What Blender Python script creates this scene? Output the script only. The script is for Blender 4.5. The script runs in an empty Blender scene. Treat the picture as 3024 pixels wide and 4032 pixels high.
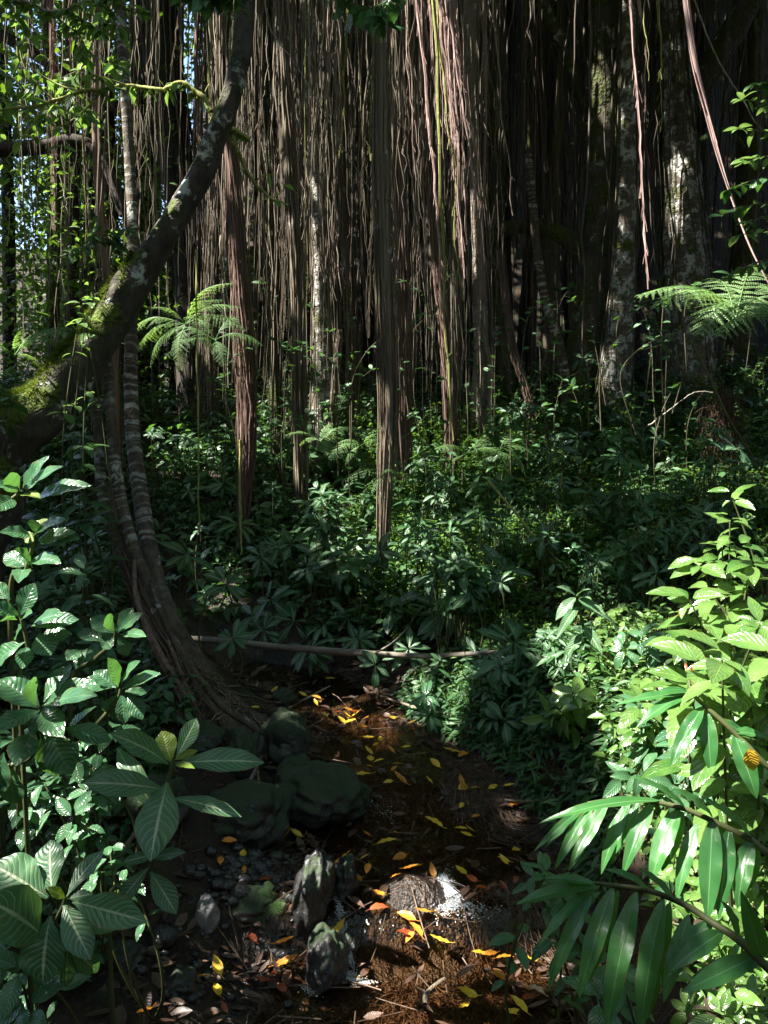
import bpy, math
import numpy as np
rng = np.random.default_rng(11)
R = math.radians
scene = bpy.context.scene
COL = scene.collection
# ------------------------------------------------------------------ camera maths
CAM = np.array([0.0, 0.0, 2.2]); PITCH = R(6); TV = math.tan(R(34)); TH = TV * .75
SUNEL, SUNAZ = R(52), R(-100)            # azimuth measured from +Y, negative = left
SUN = np.array([math.cos(SUNEL)*math.sin(SUNAZ), math.cos(SUNEL)*math.cos(SUNAZ), math.sin(SUNEL)])
def ray(px, py):
    a = (px-384)/384*TH; b = (512-py)/512*TV
    return np.array([a, math.cos(PITCH)+b*math.sin(PITCH), -math.sin(PITCH)+b*math.cos(PITCH)])
def P(px, py, d):
    r = ray(px, py); return CAM + r*(d/r[1])
def mpp(d): return TH*d/384             # metres per picture pixel at distance d
def pix(p):
    v = np.asarray(p)-CAM; c, s = math.cos(PITCH), math.sin(PITCH)
    f = v[1]*c-v[2]*s; u = v[1]*s+v[2]*c
    return 384+v[0]/f/TH*384, 512-u/f/TV*512
# ------------------------------------------------------------------ terrain
def sm(a, b, x):
    t = np.clip((x-a)/(b-a), 0, 1); return t*t*(3-2*t)
def xc(y): return np.interp(y, [1, 2, 2.6, 3.4, 4.2, 5, 5.6, 6.5, 8], [.25, .2, .15, .2, .05, -.35, -.8, -1.7, -3])
def hw(y): return np.interp(y, [1, 2, 2.6, 3.4, 4.2, 5, 6], [.5, .6, .66, .68, .55, .4, .3])
def zs(y): return np.interp(y, [1.5, 2.85, 2.98, 3.12, 3.75, 3.98, 4.8, 4.98, 6.5, 9], [0, .0, .03, .13, .16, .26, .3, .38, .45, .6])
def vnoise(x, y, s, seed=0):
    r = 0
    for i, (a, b, c) in enumerate([(1.0, .37, .3), (-.61, 1.13, 1.7), (.83, -.94, 4.1), (1.7, 1.2, 2.2), (-2.1, .7, 5.3)]):
        r = r+np.sin((a*x+b*y)*s*(1+.13*i)+c+seed*1.7*(i+1))*(1/(1+.4*i))
    return r*.4
def terr(x, y):
    x = np.asarray(x, float); y = np.asarray(y, float)
    s = x-xc(y); inn = np.abs(s)-hw(y)
    so = np.maximum(inn, 0)
    bed = -.07*(1-sm(-.45, .02, inn))
    fade = 1-sm(5.8, 7.5, y)
    left = .20*sm(0, .5, so)+.10*so
    right = (.62*sm(.0, .42, so)*(1-.85*sm(4.15, 4.9, y))+.12*so)
    bank = np.where(s < 0, left, right)*(.35+.65*fade)
    bank = np.minimum(bank, 1.3)
    y0 = 5.45-.8*sm(.9, 2.8, x)
    hill = .29*np.clip(y-y0, 0, 6.1)*sm(y0, y0+.8, y)+.10*np.clip(y-11.5, 0, 40)
    back = sm(-.27, -.18, x/np.maximum(y, 1))*1.15*np.clip(y-15.5, 0, 14)
    hill = hill+1.1*np.clip(-2.2-y, 0, 9)+1.0*np.clip(x-(3.2+.64*np.maximum(y, 0)), 0, 7)*(1-sm(12, 16, y))+.8*np.clip(-x-(4.2+.72*np.maximum(y, 0)), 0, 6)*(1-sm(11, 15, y))  # added slopes behind camera and beside the view, raised to block low sky light
    hill = hill+.42*np.clip(y-20, 0, 11)*(x < 0)
    n = vnoise(x, y, 3.1)*.03*sm(0, .3, so)+vnoise(x, y, 1.1, 2)*.06*sm(.2, 1, so)+vnoise(x, y, 14, 1)*.010
    # small mounds of root mat in the stream bed
    md = .05*np.exp(-((x-.42)**2/.05+(y-3.95)**2/.10))+.12*np.exp(-((x-.12)**2/.035+(y-3.22)**2/.03))+.05*np.exp(-((x-.5)**2/.1+(y-3.2)**2/.02))
    return zs(y)+bed+bank+hill+back+n+md
def water_z(x, y):
    return zs(y)+vnoise(x, y, 9, 3)*.006-.006+.02*np.exp(-((x-.1)**2/.5))
def top(x, y):
    return np.maximum(terr(x, y), np.where(np.abs(x-xc(y)) < hw(y)+.1, water_z(x, y), -9))
def G(px, py, fn=top):
    r = ray(px, py); ts = np.linspace(1.2, 16, 3000); p = CAM+ts[:, None]*r
    h = np.where(p[:, 2] < fn(p[:, 0], p[:, 1]))[0]
    return p[h[0]] if len(h) else p[-1]
# ------------------------------------------------------------------ mesh builder
def nrm(v):
    v = np.asarray(v, float); return v/np.maximum(np.linalg.norm(v, axis=-1, keepdims=True), 1e-9)
class MB:
    def __init__(s): s.v, s.f, s.uv, s.r, s.n = [], [], [], [], 0
    def add(s, v, f, uv=None, r=None):
        v = np.asarray(v, float).reshape(-1, 3); f = np.asarray(f, np.int64).reshape(-1, 4)
        s.v.append(v); s.f.append(f+s.n); s.n += len(v)
        s.uv.append(np.zeros((len(v), 2)) if uv is None else np.asarray(uv, float).reshape(-1, 2))
        s.r.append(np.zeros(len(v)) if r is None else np.broadcast_to(np.asarray(r, float), (len(v),)))
        return s
    def build(s, name, mat, parent=None, loc=None, smooth=True):
        v = np.concatenate(s.v); f = np.concatenate(s.f); uv = np.concatenate(s.uv); r = np.concatenate(s.r)
        off = np.zeros(3)
        if parent is not None:
            q = parent
            while q is not None: off = off+np.array(q.location); q = q.parent
        elif loc is not None: off = np.array(loc, float)
        me = bpy.data.meshes.new(name)
        me.vertices.add(len(v)); me.vertices.foreach_set('co', (v-off).astype(np.float32).ravel())
        me.loops.add(f.size); me.loops.foreach_set('vertex_index', f.astype(np.int32).ravel())
        me.polygons.add(len(f)); me.polygons.foreach_set('loop_start', np.arange(0, f.size, 4, dtype=np.int32))
        me.polygons.foreach_set('loop_total', np.full(len(f), 4, np.int32))
        me.polygons.foreach_set('use_smooth', np.full(len(f), smooth))
        me.update(calc_edges=True)
        u = me.uv_layers.new(name='UVMap'); u.data.foreach_set('uv', uv[f.ravel()].astype(np.float32).ravel())
        a = me.attributes.new('rnd', 'FLOAT', 'POINT'); a.data.foreach_set('value', r.astype(np.float32))
        me.materials.append(mat)
        o = bpy.data.objects.new(name, me); COL.objects.link(o)
        if parent is not None: o.parent = parent
        elif loc is not None: o.location = loc
        return o
PROF = {
 'ovate': lambda t: np.sin(np.pi*t**.8)**.85,
 'lance': lambda t: np.sin(np.pi*t**.9)**.75*(1-.25*t),
 'obov': lambda t: np.sin(np.pi*t**1.25)**.9,
 'strap': lambda t: np.minimum(1, (t*5)**.7)*np.clip((1-t)*2.6, 0, 1)**.75,
}
def leaves(mb, base, d, up, L, W, droop=.4, fold=.15, na=5, prof='ovate', wave=0., rnd=None, nx=2):
    base = np.asarray(base, float).reshape(-1, 3); N = len(base)
    d = nrm(np.broadcast_to(d, (N, 3))); up = np.broadcast_to(up, (N, 3))
    side = nrm(np.cross(d, up)); up = nrm(np.cross(side, d))
    L = np.broadcast_to(np.asarray(L, float), (N,)); W = np.broadcast_to(np.asarray(W, float), (N,))
    droop = np.broadcast_to(np.asarray(droop, float), (N,)); droop = np.where(np.abs(droop) < 1e-3, 1e-3, droop)
    t = np.linspace(0, 1, na+1); w = np.maximum(PROF[prof](t), .05); w[0] = max(.07, w[0]); w[-1] = .03
    u = np.linspace(-1, 1, nx+1)
    dt = droop[:, None]*t
    al = L[:, None]*np.sin(dt)/droop[:, None]; dn = -L[:, None]*(1-np.cos(dt))/droop[:, None]
    c = base[:, None]+d[:, None]*al[..., None]+up[:, None]*dn[..., None]
    n = up[:, None]*np.cos(dt)[..., None]+d[:, None]*np.sin(dt)[..., None]
    hwid = W[:, None]*.5*w[None]
    ph = rng.random((N, 1, 1))*6.28
    lift = fold*np.abs(u)[None, None]*hwid[..., None]+wave*hwid[..., None]*np.abs(u)[None, None]*np.sin(t[None, :, None]*19+ph+u[None, None]*1.5)
    v = c[:, :, None]+side[:, None, None]*(hwid[..., None]*u)[..., None]+n[:, :, None]*lift[..., None]
    k = nx+1; i = np.arange(na)[:, None]*k+np.arange(nx)[None]
    q = np.stack([i, i+1, i+1+k, i+k], -1).reshape(-1, 4)
    f = q[None]+(np.arange(N)*(na+1)*k)[:, None, None]
    uv = np.stack(np.broadcast_arrays((u*.5+.5)[None, None], t[None, :, None], ), -1)
    uv = np.broadcast_to(uv, (N, na+1, k, 2))
    if rnd is None: rnd = rng.random(N)
    mb.add(v, f, uv, np.repeat(np.broadcast_to(rnd, (N,)), (na+1)*k))
def tube(mb, pts, rad, seg=8, ridges=0, ramp=.0, bump=0., rnd=0., cap=False, seed=0):
    pts = np.asarray(pts, float); K = len(pts); rad = np.broadcast_to(np.asarray(rad, float), (K,))
    tg = nrm(np.gradient(pts, axis=0)); ref = np.array([.13, -1, .07]) if abs(tg[0][1]) < .9 else np.array([0, 0, 1.])
    s = nrm(np.cross(tg, ref)); b = np.cross(s, tg)
    a = np.linspace(0, 2*np.pi, seg+1); ln = np.concatenate([[0], np.cumsum(np.linalg.norm(np.diff(pts, axis=0), axis=1))])
    A, Z = np.meshgrid(a, ln)
    m = np.ones_like(A)
    if ridges: m += ramp*np.sin(A*ridges+seed+np.sin(Z*1.3+seed)*1.2)*(.6+.4*np.sin(Z*3+seed))+ramp*.6*np.sin(A*(ridges+3)+Z*1.1+seed*2)
    if bump:
        m += bump*(np.sin(A*2+Z*7+seed)*.5+np.sin(A*3-Z*12+seed*2)*.35+np.sin(A*5+Z*29+seed*3)*.25+np.sin(Z*17+A+seed)*.35)
    m[:, -1] = m[:, 0]
    v = pts[:, None]+(s[:, None]*np.cos(a)[None, :, None]+b[:, None]*np.sin(a)[None, :, None])*(rad[:, None]*m)[..., None]
    k = seg+1; i = np.arange(K-1)[:, None]*k+np.arange(seg)[None]
    f = np.stack([i, i+1, i+1+k, i+k], -1)
    uv = np.stack([A/6.283, Z], -1)
    mb.add(v, f, uv, rnd)
def strands(mb, pts, rad, seg=4, rnd=None):           # pts (N,K,3), rad (N,K)
    N, K, _ = pts.shape
    tg = nrm(np.gradient(pts, axis=1)); s = nrm(np.cross(tg, np.array([.2, -1, .15]))); b = np.cross(s, tg)
    a = np.arange(seg)*2*np.pi/seg
    v = pts[:, :, None]+(s[:, :, None]*np.cos(a)[:, None]+b[:, :, None]*np.sin(a)[:, None])*rad[:, :, None, None]
    i = np.arange(K-1)[:, None]*seg+np.arange(seg)[None]; j = np.arange(K-1)[:, None]*seg+(np.arange(seg)[None]+1) % seg
    q = np.stack([i, j, j+seg, i+seg], -1).reshape(-1, 4)
    f = q[None]+(np.arange(N)*K*seg)[:, None, None]
    if rnd is None: rnd = rng.random(N)
    uv = np.broadcast_to(np.stack(np.broadcast_arrays((a/6.28)[None], np.linspace(0, 1, K)[:, None]), -1), (N, K, seg, 2))
    mb.add(v, f, uv, np.repeat(rnd, K*seg))
def spl(pts, n):                                       # smooth resample (Catmull-Rom) of rows
    p = np.asarray(pts, float); p = np.vstack([2*p[0]-p[1], p, 2*p[-1]-p[-2]]); K = len(p)-3
    t = np.linspace(0, K-1e-6, n); i = t.astype(int); f = (t-i)[:, None]
    a, b, c, d = p[i], p[i+1], p[i+2], p[i+3]
    return .5*(2*b+(c-a)*f+(2*a-5*b+4*c-d)*f*f+(3*b-a-3*c+d)*f**3)
def empty(name, loc):
    o = bpy.data.objects.new(name, None); COL.objects.link(o); o.location = tuple(float(x) for x in loc); o.empty_display_size = .1; return o
def tag(o, label=None, cat=None, group=None, kind=None):
    if label: o['label'] = label
    if cat: o['category'] = cat
    if group: o['group'] = group
    if kind: o['kind'] = kind
    return o
# ------------------------------------------------------------------ materials
class NT:
    def __init__(s, name):
        s.m = bpy.data.materials.new(name); s.m.use_nodes = True; s.t = s.m.node_tree; s.t.nodes.clear()
        s.out = s.t.nodes.new('ShaderNodeOutputMaterial')
    def set(s, sock, v):
        if isinstance(v, bpy.types.NodeSocket): s.t.links.new(v, sock)
        elif v is not None:
            if sock.type == 'RGBA' and len(v) == 3: v = (*v, 1)
            sock.default_value = v
    def n(s, typ, o=0, props=None, **k):
        nd = s.t.nodes.new('ShaderNode'+typ)
        for a, b in (props or {}).items(): setattr(nd, a, b)
        for a, b in k.items():
            key = int(a[1:]) if a[0] == 'i' and a[1:].isdigit() else a.replace('_', ' ')
            s.set(nd.inputs[key], b)
        return nd.outputs[o]
    def m_(s, op, a, b=None, c=None):
        nd = s.t.nodes.new('ShaderNodeMath'); nd.operation = op
        for i, x in enumerate((a, b, c)):
            if x is not None: s.set(nd.inputs[i], x)
        return nd.outputs[0]
    def rng(s, v, a, b, c=0., d=1.): return s.n('MapRange', props={'interpolation_type': 'SMOOTHSTEP'}, Value=v, i1=a, i2=b, i3=c, i4=d)
    def mix(s, f, a, b, mode='MIX'): return s.n('MixRGB', props={'blend_type': mode}, Fac=f, Color1=a, Color2=b)
    def noise(s, vec, sc, det=3., rough=.55, dist=0.): return s.n('TexNoise', Vector=vec, Scale=sc, Detail=det, Roughness=rough, Distortion=dist)
    def obj(s): return s.n('TexCoord', 3)
    def geo(s): return s.n('NewGeometry', 0)
    def scale(s, v, xyz): return s.n('Mapping', props={'vector_type': 'POINT'}, Vector=v, Scale=xyz)
    def attr(s, nm='rnd'): return s.n('Attribute', 2, props={'attribute_name': nm})
    def bump(s, h, st=.5, di=.02): return s.n('Bump', Height=h, Strength=st, Distance=di)
    def bsdf(s, col, rough=.6, nor=None, spec=.5, **k): return s.n('BsdfPrincipled', Base_Color=col, Roughness=rough, Normal=nor, Specular_IOR_Level=spec, **k)
    def done(s, sh): s.t.links.new(sh, s.out.inputs[0]); return s.m
def leafmat(name, c1, c2, vein=(.2, .3, .12), vs=.5, nv=9., slope=2.2, rough=.38, tr=.3, trc=None, spec=.5, midw=.07, latw=.14, spots=0., bst=.35, latk=.75):
    t = NT(name); uv = t.n('UVMap'); xy = t.n('SeparateXYZ', Vector=uv); x = xy; y = xy.node.outputs[1]
    a = t.m_('ABSOLUTE', t.m_('MULTIPLY_ADD', x, 2., -1.))
    mid = t.rng(a, midw*.4, midw, 1., 0.)
    wob = t.m_('MULTIPLY', t.noise(t.geo(), 16., 2.), .16); fr = t.m_('FRACT', t.m_('SUBTRACT', t.m_('MULTIPLY', t.m_('ADD', y, wob), nv), t.m_('MULTIPLY', t.m_('POWER', a, 1.3), slope)))
    dist = t.m_('MULTIPLY', t.m_('ABSOLUTE', t.m_('SUBTRACT', fr, .5)), 2.)
    lat = t.m_('MULTIPLY', t.rng(dist, 1-latw, 1., 0., 1.), t.rng(a, .7, .98, 1., 0.))
    vm = t.m_('MAXIMUM', mid, t.m_('MULTIPLY', lat, latk))
    rn = t.attr(); no = t.noise(t.geo(), 11., 3.)
    col = t.mix(rn, c1, c2)
    col = t.mix(t.rng(no, .35, .75, 0., .45), col, tuple(min(1, v*1.7) for v in c2))
    if spots:
        sp = t.rng(t.noise(t.geo(), 60., 2.), .64, .7, 0., spots); col = t.mix(sp, col, (.12, .06, .02))
    edge = t.m_('MULTIPLY', t.rng(t.m_('ADD', a, t.m_('MULTIPLY', t.noise(t.geo(), 23., 3.), .7)), 1.28, 1.42), .7 if spots else 0.); col = t.mix(t.m_('MULTIPLY', vm, t.m_('MULTIPLY', t.rng(t.noise(t.geo(), 9., 2.), .25, .6, .45, 1.), vs)), col, vein); col = t.mix(edge, col, (.16, .10, .03))
    h = t.m_('ADD', t.m_('MULTIPLY', vm, -.6), t.m_('MULTIPLY', no, .25))
    h = t.m_('ADD', h, t.m_('MULTIPLY', t.m_('SUBTRACT', 1., dist), .5))
    nor = t.bump(h, bst, .006)
    rr = t.rng(no, .3, .8, rough-.06, rough+.12)
    b = t.bsdf(col, rr, nor, spec)
    tcol = trc or tuple(min(1, v*w) for v, w in zip(c2, (2.2, 2.2, .8)))
    tl = t.n('BsdfTranslucent', Color=t.mix(t.m_('MULTIPLY', vm, vs*.5), tcol, vein), Normal=nor)
    return t.done(t.n('MixShader', Fac=tr, i1=b, i2=tl))
def barkmat(name, c1, c2, lich=.0, moss=.0, ring=0., stretch=(18, 18, 1.6), lc=(.38, .4, .36), mc=(.06, .09, .012), rough=.85, mossup=0., st=.9, bd=.03):
    t = NT(name); g = t.geo(); gs = t.scale(g, stretch)
    n1 = t.noise(gs, 1., 5., .65); n2 = t.noise(g, 7., 4.); n3 = t.noise(g, 26., 3.)
    col = t.mix(t.rng(n1, .3, .7), c1, c2)
    col = t.mix(t.rng(t.attr(), 0., 1., 0., .55), col, tuple(v*.45 for v in c1))
    h = n1
    if ring:
        uv = t.n('UVMap'); y = t.n('SeparateXYZ', Vector=uv).node.outputs[1]
        yy = t.m_('ADD', t.m_('MULTIPLY', y, 17.), t.m_('MULTIPLY', n2, 1.6))
        rg = t.rng(t.noise(t.n('CombineXYZ', Z=yy), 1.1, 4.), .48, .58)
        rg = t.m_('MULTIPLY', t.m_('MULTIPLY', rg, t.rng(n3, .3, .5)), t.rng(t.n('SeparateXYZ', Vector=g).node.outputs[2], 1.0, 1.9))
        rg = t.m_('MULTIPLY', rg, t.rng(t.noise(g, 3.3, 2.), .36, .62)); col = t.mix(t.m_('MULTIPLY', rg, ring), col, (.42, .42, .38)); h = t.m_('ADD', h, t.m_('MULTIPLY', rg, .3))
    if lich:
        l = t.m_('MULTIPLY', t.rng(n2, .66-.26*lich, .74-.26*lich), t.rng(n3, .36, .52))
        col = t.mix(l, col, lc); h = t.m_('ADD', h, t.m_('MULTIPLY', l, .4))
    if moss:
        nz = t.n('SeparateXYZ', Vector=t.n('NewGeometry', 1)).node.outputs[2]
        mm = t.m_('ADD', t.noise(g, 4.3, 5., .6), t.m_('MULTIPLY', nz, mossup))
        mm = t.rng(mm, .68-.28*moss, .80-.28*moss)
        col = t.mix(mm, col, t.mix(t.rng(n3, .3, .7), mc, tuple(v*1.9 for v in mc)))
        h = t.m_('ADD', h, t.m_('MULTIPLY', t.m_('MULTIPLY', mm, n3), 1.6))
    return t.done(t.bsdf(col, rough, t.bump(h, st, bd), .25))
M = {}
# leaf kinds (real base colours)
M['vein'] = leafmat('white_veined_leaf', (.036, .108, .048), (.058, .145, .06), (.46, .54, .32), .85, 10, 2.4, .36, .22, midw=.10, latw=.2, spots=.5)
M['vein_y'] = leafmat('young_veined_leaf', (.10, .17, .02), (.13, .2, .03), (.5, .5, .1), .8, 11, 2.2, .4, .4, midw=.1, latw=.2)
M['broad'] = leafmat('broad_shrub_leaf', (.028, .09, .043), (.055, .14, .06), (.2, .31, .19), .5, 9, 2., .22, .25, midw=.07, latw=.2, spots=.35)
M['rosette'] = leafmat('rosette_leaf', (.022, .072, .034), (.036, .10, .042), (.33, .42, .22), .7, 12, 2., .33, .22, midw=.16, latw=.16)
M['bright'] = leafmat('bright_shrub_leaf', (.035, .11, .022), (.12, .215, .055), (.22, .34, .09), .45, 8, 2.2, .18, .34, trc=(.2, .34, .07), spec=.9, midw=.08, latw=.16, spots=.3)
M['ginger'] = leafmat('ginger_leaf', (.026, .105, .03), (.04, .135, .036), (.22, .36, .16), .5, 34, 9., .24, .3, trc=(.16, .36, .03), midw=.07, latw=.25, spots=.1, bst=.2, latk=.22)
M['cover'] = leafmat('undergrowth_leaf', (.023, .074, .032), (.054, .125, .042), (.1, .2, .07), .4, 6, 1.6, .38, .28, midw=.1)
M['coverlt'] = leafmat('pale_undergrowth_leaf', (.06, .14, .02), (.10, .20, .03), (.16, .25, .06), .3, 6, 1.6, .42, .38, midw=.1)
M['fern'] = leafmat('fern_leaf', (.05, .13, .03), (.08, .17, .045), (.14, .22, .06), .4, 3, 1., .42, .32, midw=.2)
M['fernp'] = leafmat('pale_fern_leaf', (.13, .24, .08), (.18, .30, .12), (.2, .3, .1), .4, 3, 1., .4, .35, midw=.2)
M['canopy'] = leafmat('canopy_leaf', (.025, .06, .015), (.06, .12, .02), (.08, .14, .04), .3, 7, 1.6, .4, .3, trc=(.16, .30, .02))
M['twig_leaf'] = leafmat('branch_leaf', (.05, .11, .025), (.085, .165, .04), (.14, .22, .05), .3, 6, 1.6, .4, .45, trc=(.22, .38, .06))
M['yellow'] = leafmat('fallen_leaf_yellow', (.50, .30, .02), (.66, .42, .04), (.6, .42, .10), .15, 8, 1.5, .35, .15, trc=(.6, .4, .03), spots=.7)
M['orange'] = leafmat('fallen_leaf_orange', (.40, .14, .015), (.55, .22, .03), (.5, .26, .06), .15, 8, 1.5, .3, .1, trc=(.5, .2, .02), spots=.8)
M['red'] = leafmat('fallen_leaf_red', (.16, .028, .012), (.26, .06, .02), (.3, .1, .04), .15, 8, 1.5, .25, .1, trc=(.3, .08, .02), spots=.6)
M['deadleaf'] = leafmat('dead_leaf', (.02, .014, .012), (.085, .045, .028), (.12, .08, .05), .3, 8, 1.5, .4, .05, trc=(.1, .05, .02))
M['paleleaf'] = leafmat('dead_leaf_pale', (.42, .32, .22), (.5, .4, .3), (.4, .3, .2), .4, 8, 1.5, .5, .1, trc=(.4, .3, .2))
# barks
M['lichen'] = barkmat('lichen_bark', (.035, .030, .024), (.085, .075, .06), .27, .55, 0, (14, 14, 7), (.42, .46, .42), mc=(.05, .07, .008), mossup=.28)
M['mossy'] = barkmat('mossy_bark', (.06, .05, .035), (.12, .105, .075), .30, .85, 0, (14, 14, 3), (.36, .36, .31), (.045, .055, .014))
M['patchy'] = barkmat('patchy_bark', (.08, .07, .05), (.15, .13, .10), .75, .5, .25, (12, 12, 4), (.46, .46, .42), (.06, .075, .015))
M['pale'] = barkmat('pale_bark', (.19, .15, .12), (.30, .25, .21), .25, .08, .35, (9, 9, 5), (.42, .41, .37))
M['ringed'] = barkmat('ringed_root_bark', (.05, .039, .028), (.12, .095, .068), .2, .35, 1., (16, 16, 7), mc=(.06, .07, .015), st=.8, bd=.02)
M['footbark'] = barkmat('twisted_foot_bark', (.05, .038, .026), (.12, .09, .062), .08, .4, 0, (22, 22, 9), mc=(.045, .055, .014), bd=.03)
M['rootbark'] = barkmat('root_bark', (.12, .095, .065), (.25, .205, .15), .1, .3, 0, (55, 55, 1.4), mc=(.10, .10, .025), bd=.02)
M['redroot'] = barkmat('red_root_bark', (.14, .085, .066), (.29, .20, .16), .0, .06, 0, (60, 60, 1.5), mc=(.12, .11, .03), bd=.02)
M['dark'] = barkmat('dark_bark', (.035, .028, .022), (.075, .06, .05), .1, .3, 0, (30, 30, 2), mc=(.03, .04, .01))
M['strand'] = barkmat('hanging_root_brown', (.11, .085, .06), (.26, .21, .155), .0, .15, 0, (40, 40, 3), mc=(.12, .12, .03), bd=.005)
M['farstrand'] = barkmat('shaded_far_root', (.06, .048, .036), (.17, .135, .105), .0, .1, 0, (40, 40, 3), mc=(.06, .06, .015), bd=.005)  # darker copy of the brown root; background shade put into the colour
M['strandpink'] = barkmat('sunlit_pink_root', (.32, .20, .18), (.58, .43, .39), .0, .0, 0, (40, 40, 3), bd=.004)  # pale dry pink, brightened with sunlight in the colour for the lit roots
M['strandpale'] = barkmat('pale_hanging_rootlet', (.14, .11, .08), (.36, .30, .23), .0, .2, 0, (40, 40, 3), mc=(.18, .18, .05), bd=.004)
M['strandred'] = barkmat('hanging_root_red', (.26, .14, .12), (.5, .33, .28), .0, .0, 0, (40, 40, 3), bd=.005)
M['strandmoss'] = barkmat('hanging_root_moss', (.22, .23, .07), (.42, .43, .15), .0, .5, 0, (40, 40, 3), mc=(.16, .17, .04), bd=.005)
M['twig'] = barkmat('twig_bark', (.16, .14, .11), (.28, .25, .2), .3, .3, 0, (30, 30, 30), mc=(.12, .13, .03), bd=.004)
M['sprigstem'] = barkmat('sprig_stem', (.05, .042, .028), (.11, .095, .06), 0, .2, 0, (30, 30, 30), mc=(.05, .06, .015), bd=.003)
M['log'] = barkmat('log_bark', (.10, .085, .068), (.22, .19, .155), .25, .25, .2, (4, 20, 20), bd=.006, st=.5)
M['stem'] = barkmat('green_stem', (.045, .055, .022), (.085, .095, .036), 0, 0, 0, (8, 8, 8), bd=.002, rough=.5)
M['deadfern'] = barkmat('dead_fern', (.06, .036, .024), (.12, .07, .048), 0, 0, 0, (30, 30, 5))
t = NT('moss_blades'); c = t.mix(t.attr(), (.035, .055, .006), (.11, .15, .016)); M['moss'] = t.done(t.n('MixShader', Fac=.3, i1=t.bsdf(c, .8, spec=.1), i2=t.n('BsdfTranslucent', Color=(.16, .22, .02))))
# ground: forest soil
t = NT('forest_soil'); g = t.geo(); n1 = t.noise(g, 5., 6.); n2 = t.noise(g, 42., 4.)
c = t.mix(t.rng(n1, .35, .65), (.014, .010, .007), (.032, .022, .014)); c = t.mix(t.rng(n2, .5, .66), c, (.05, .03, .018))
c = t.mix(t.rng(t.noise(g, 3., 4.), .52, .66, 0., .8), c, (.028, .04, .010))
M['soil'] = t.done(t.bsdf(c, .85, t.bump(t.m_('ADD', n1, t.m_('MULTIPLY', n2, .6)), .8, .04), .3))
t = NT('stream_bed'); g = t.geo(); n1 = t.noise(t.scale(g, (1, 1, 1)), 4.5, 5., .6, .6); n2 = t.noise(t.scale(g, (42, 14, 20)), 1., 4.); n3 = t.noise(g, 60., 3.)
c = t.mix(t.rng(n1, .38, .66), (.007, .004, .003), (.036, .021, .012)); c = t.mix(t.rng(n2, .52, .7, 0., .7), c, (.06, .034, .018)); c = t.mix(t.rng(n3, .35, .5, .6, 0.), c, (.012, .008, .005))
M['bed'] = t.done(t.bsdf(c, .38, t.bump(t.m_('ADD', n2, n3), .7, .03), .5))
# water: clear brown, rippled
t = NT('stream_water'); g = t.geo(); w1 = t.noise(t.scale(g, (1, .7, 1)), 26., 3., .6, .5); w2 = t.noise(g, 7., 2.)
nor = t.bump(t.m_('ADD', w1, t.m_('MULTIPLY', w2, 2.)), .55, .02)
M['water'] = t.done(t.n('MixShader', Fac=t.n('Fresnel', IOR=1.33, Normal=nor), i1=t.n('BsdfTransparent', Color=(.78, .62, .46)), i2=t.n('BsdfGlossy', Color=(1, 1, 1), Roughness=.06, Normal=nor)))
t = NT('water_foam'); M['foam'] = t.done(t.n('MixShader', Fac=.4, i1=t.bsdf((.62, .66, .7), .15, None, .6), i2=t.n('BsdfTransparent', Color=(.9, .9, .92))))
def rockmat(name, c1, c2, moss, wet=.35, mc=(.014, .024, .009)):
    t = NT(name); g = t.geo(); n1 = t.noise(g, 9., 6.); n2 = t.noise(g, 55., 4.)
    c = t.mix(t.rng(n1, .3, .7), c1, c2); c = t.mix(t.rng(n2, .62, .72, 0., .5), c, (.16, .16, .14))
    nz = t.n('SeparateXYZ', Vector=t.n('NewGeometry', 1)).node.outputs[2]
    mm = t.rng(t.m_('ADD', n1, t.m_('MULTIPLY', nz, .25)), .80-.5*moss, .95-.5*moss)
    c = t.mix(mm, c, t.mix(n2, mc, tuple(v*2 for v in mc)))
    rr = t.m_('ADD', wet, t.m_('MULTIPLY', mm, .5))
    return t.done(t.bsdf(c, rr, t.bump(t.m_('ADD', n1, t.m_('MULTIPLY', n2, .7)), .6, .022), .5))
M['rockmoss'] = rockmat('mossy_rock', (.022, .022, .020), (.05, .05, .046), .6)
M['rockwet'] = rockmat('wet_rock', (.014, .014, .014), (.038, .038, .038), .3, .34)
M['pebble'] = rockmat('wet_pebble', (.012, .012, .012), (.03, .029, .028), .1, .25)
M['rockpale'] = rockmat('pale_rock', (.10, .095, .095), (.20, .19, .19), .0, .5)
M['rootlet'] = barkmat('wet_rootlets', (.055, .035, .024), (.20, .135, .092), 0, 0, 0, (30, 30, 30), rough=.4, bd=.003)
# ------------------------------------------------------------------ setting
def grid(name, xs, ys, zf, mat):
    X, Y = np.meshgrid(xs, ys); Z = zf(X, Y); nx = len(xs)
    i = np.arange(len(ys)-1)[:, None]*nx+np.arange(nx-1)[None]
    mb = MB(); mb.add(np.stack([X, Y, Z], -1), np.stack([i, i+1, i+1+nx, i+nx], -1), np.stack([X, Y], -1)); return mb.build(name, mat)
ys = np.concatenate([np.arange(-14, 1.2, .8), np.arange(1.2, 7, .035), np.arange(7, 12, .12), np.arange(12, 34, .5), [45, 80, 200]])
xs = np.concatenate([[-200, -80, -45], np.arange(-30, -3, .6), np.arange(-3, 3, .035), np.arange(3, 30, .6), [45, 80, 200]])
tag(grid('ground', xs, ys, terr, M['soil']), kind='structure')
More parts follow.
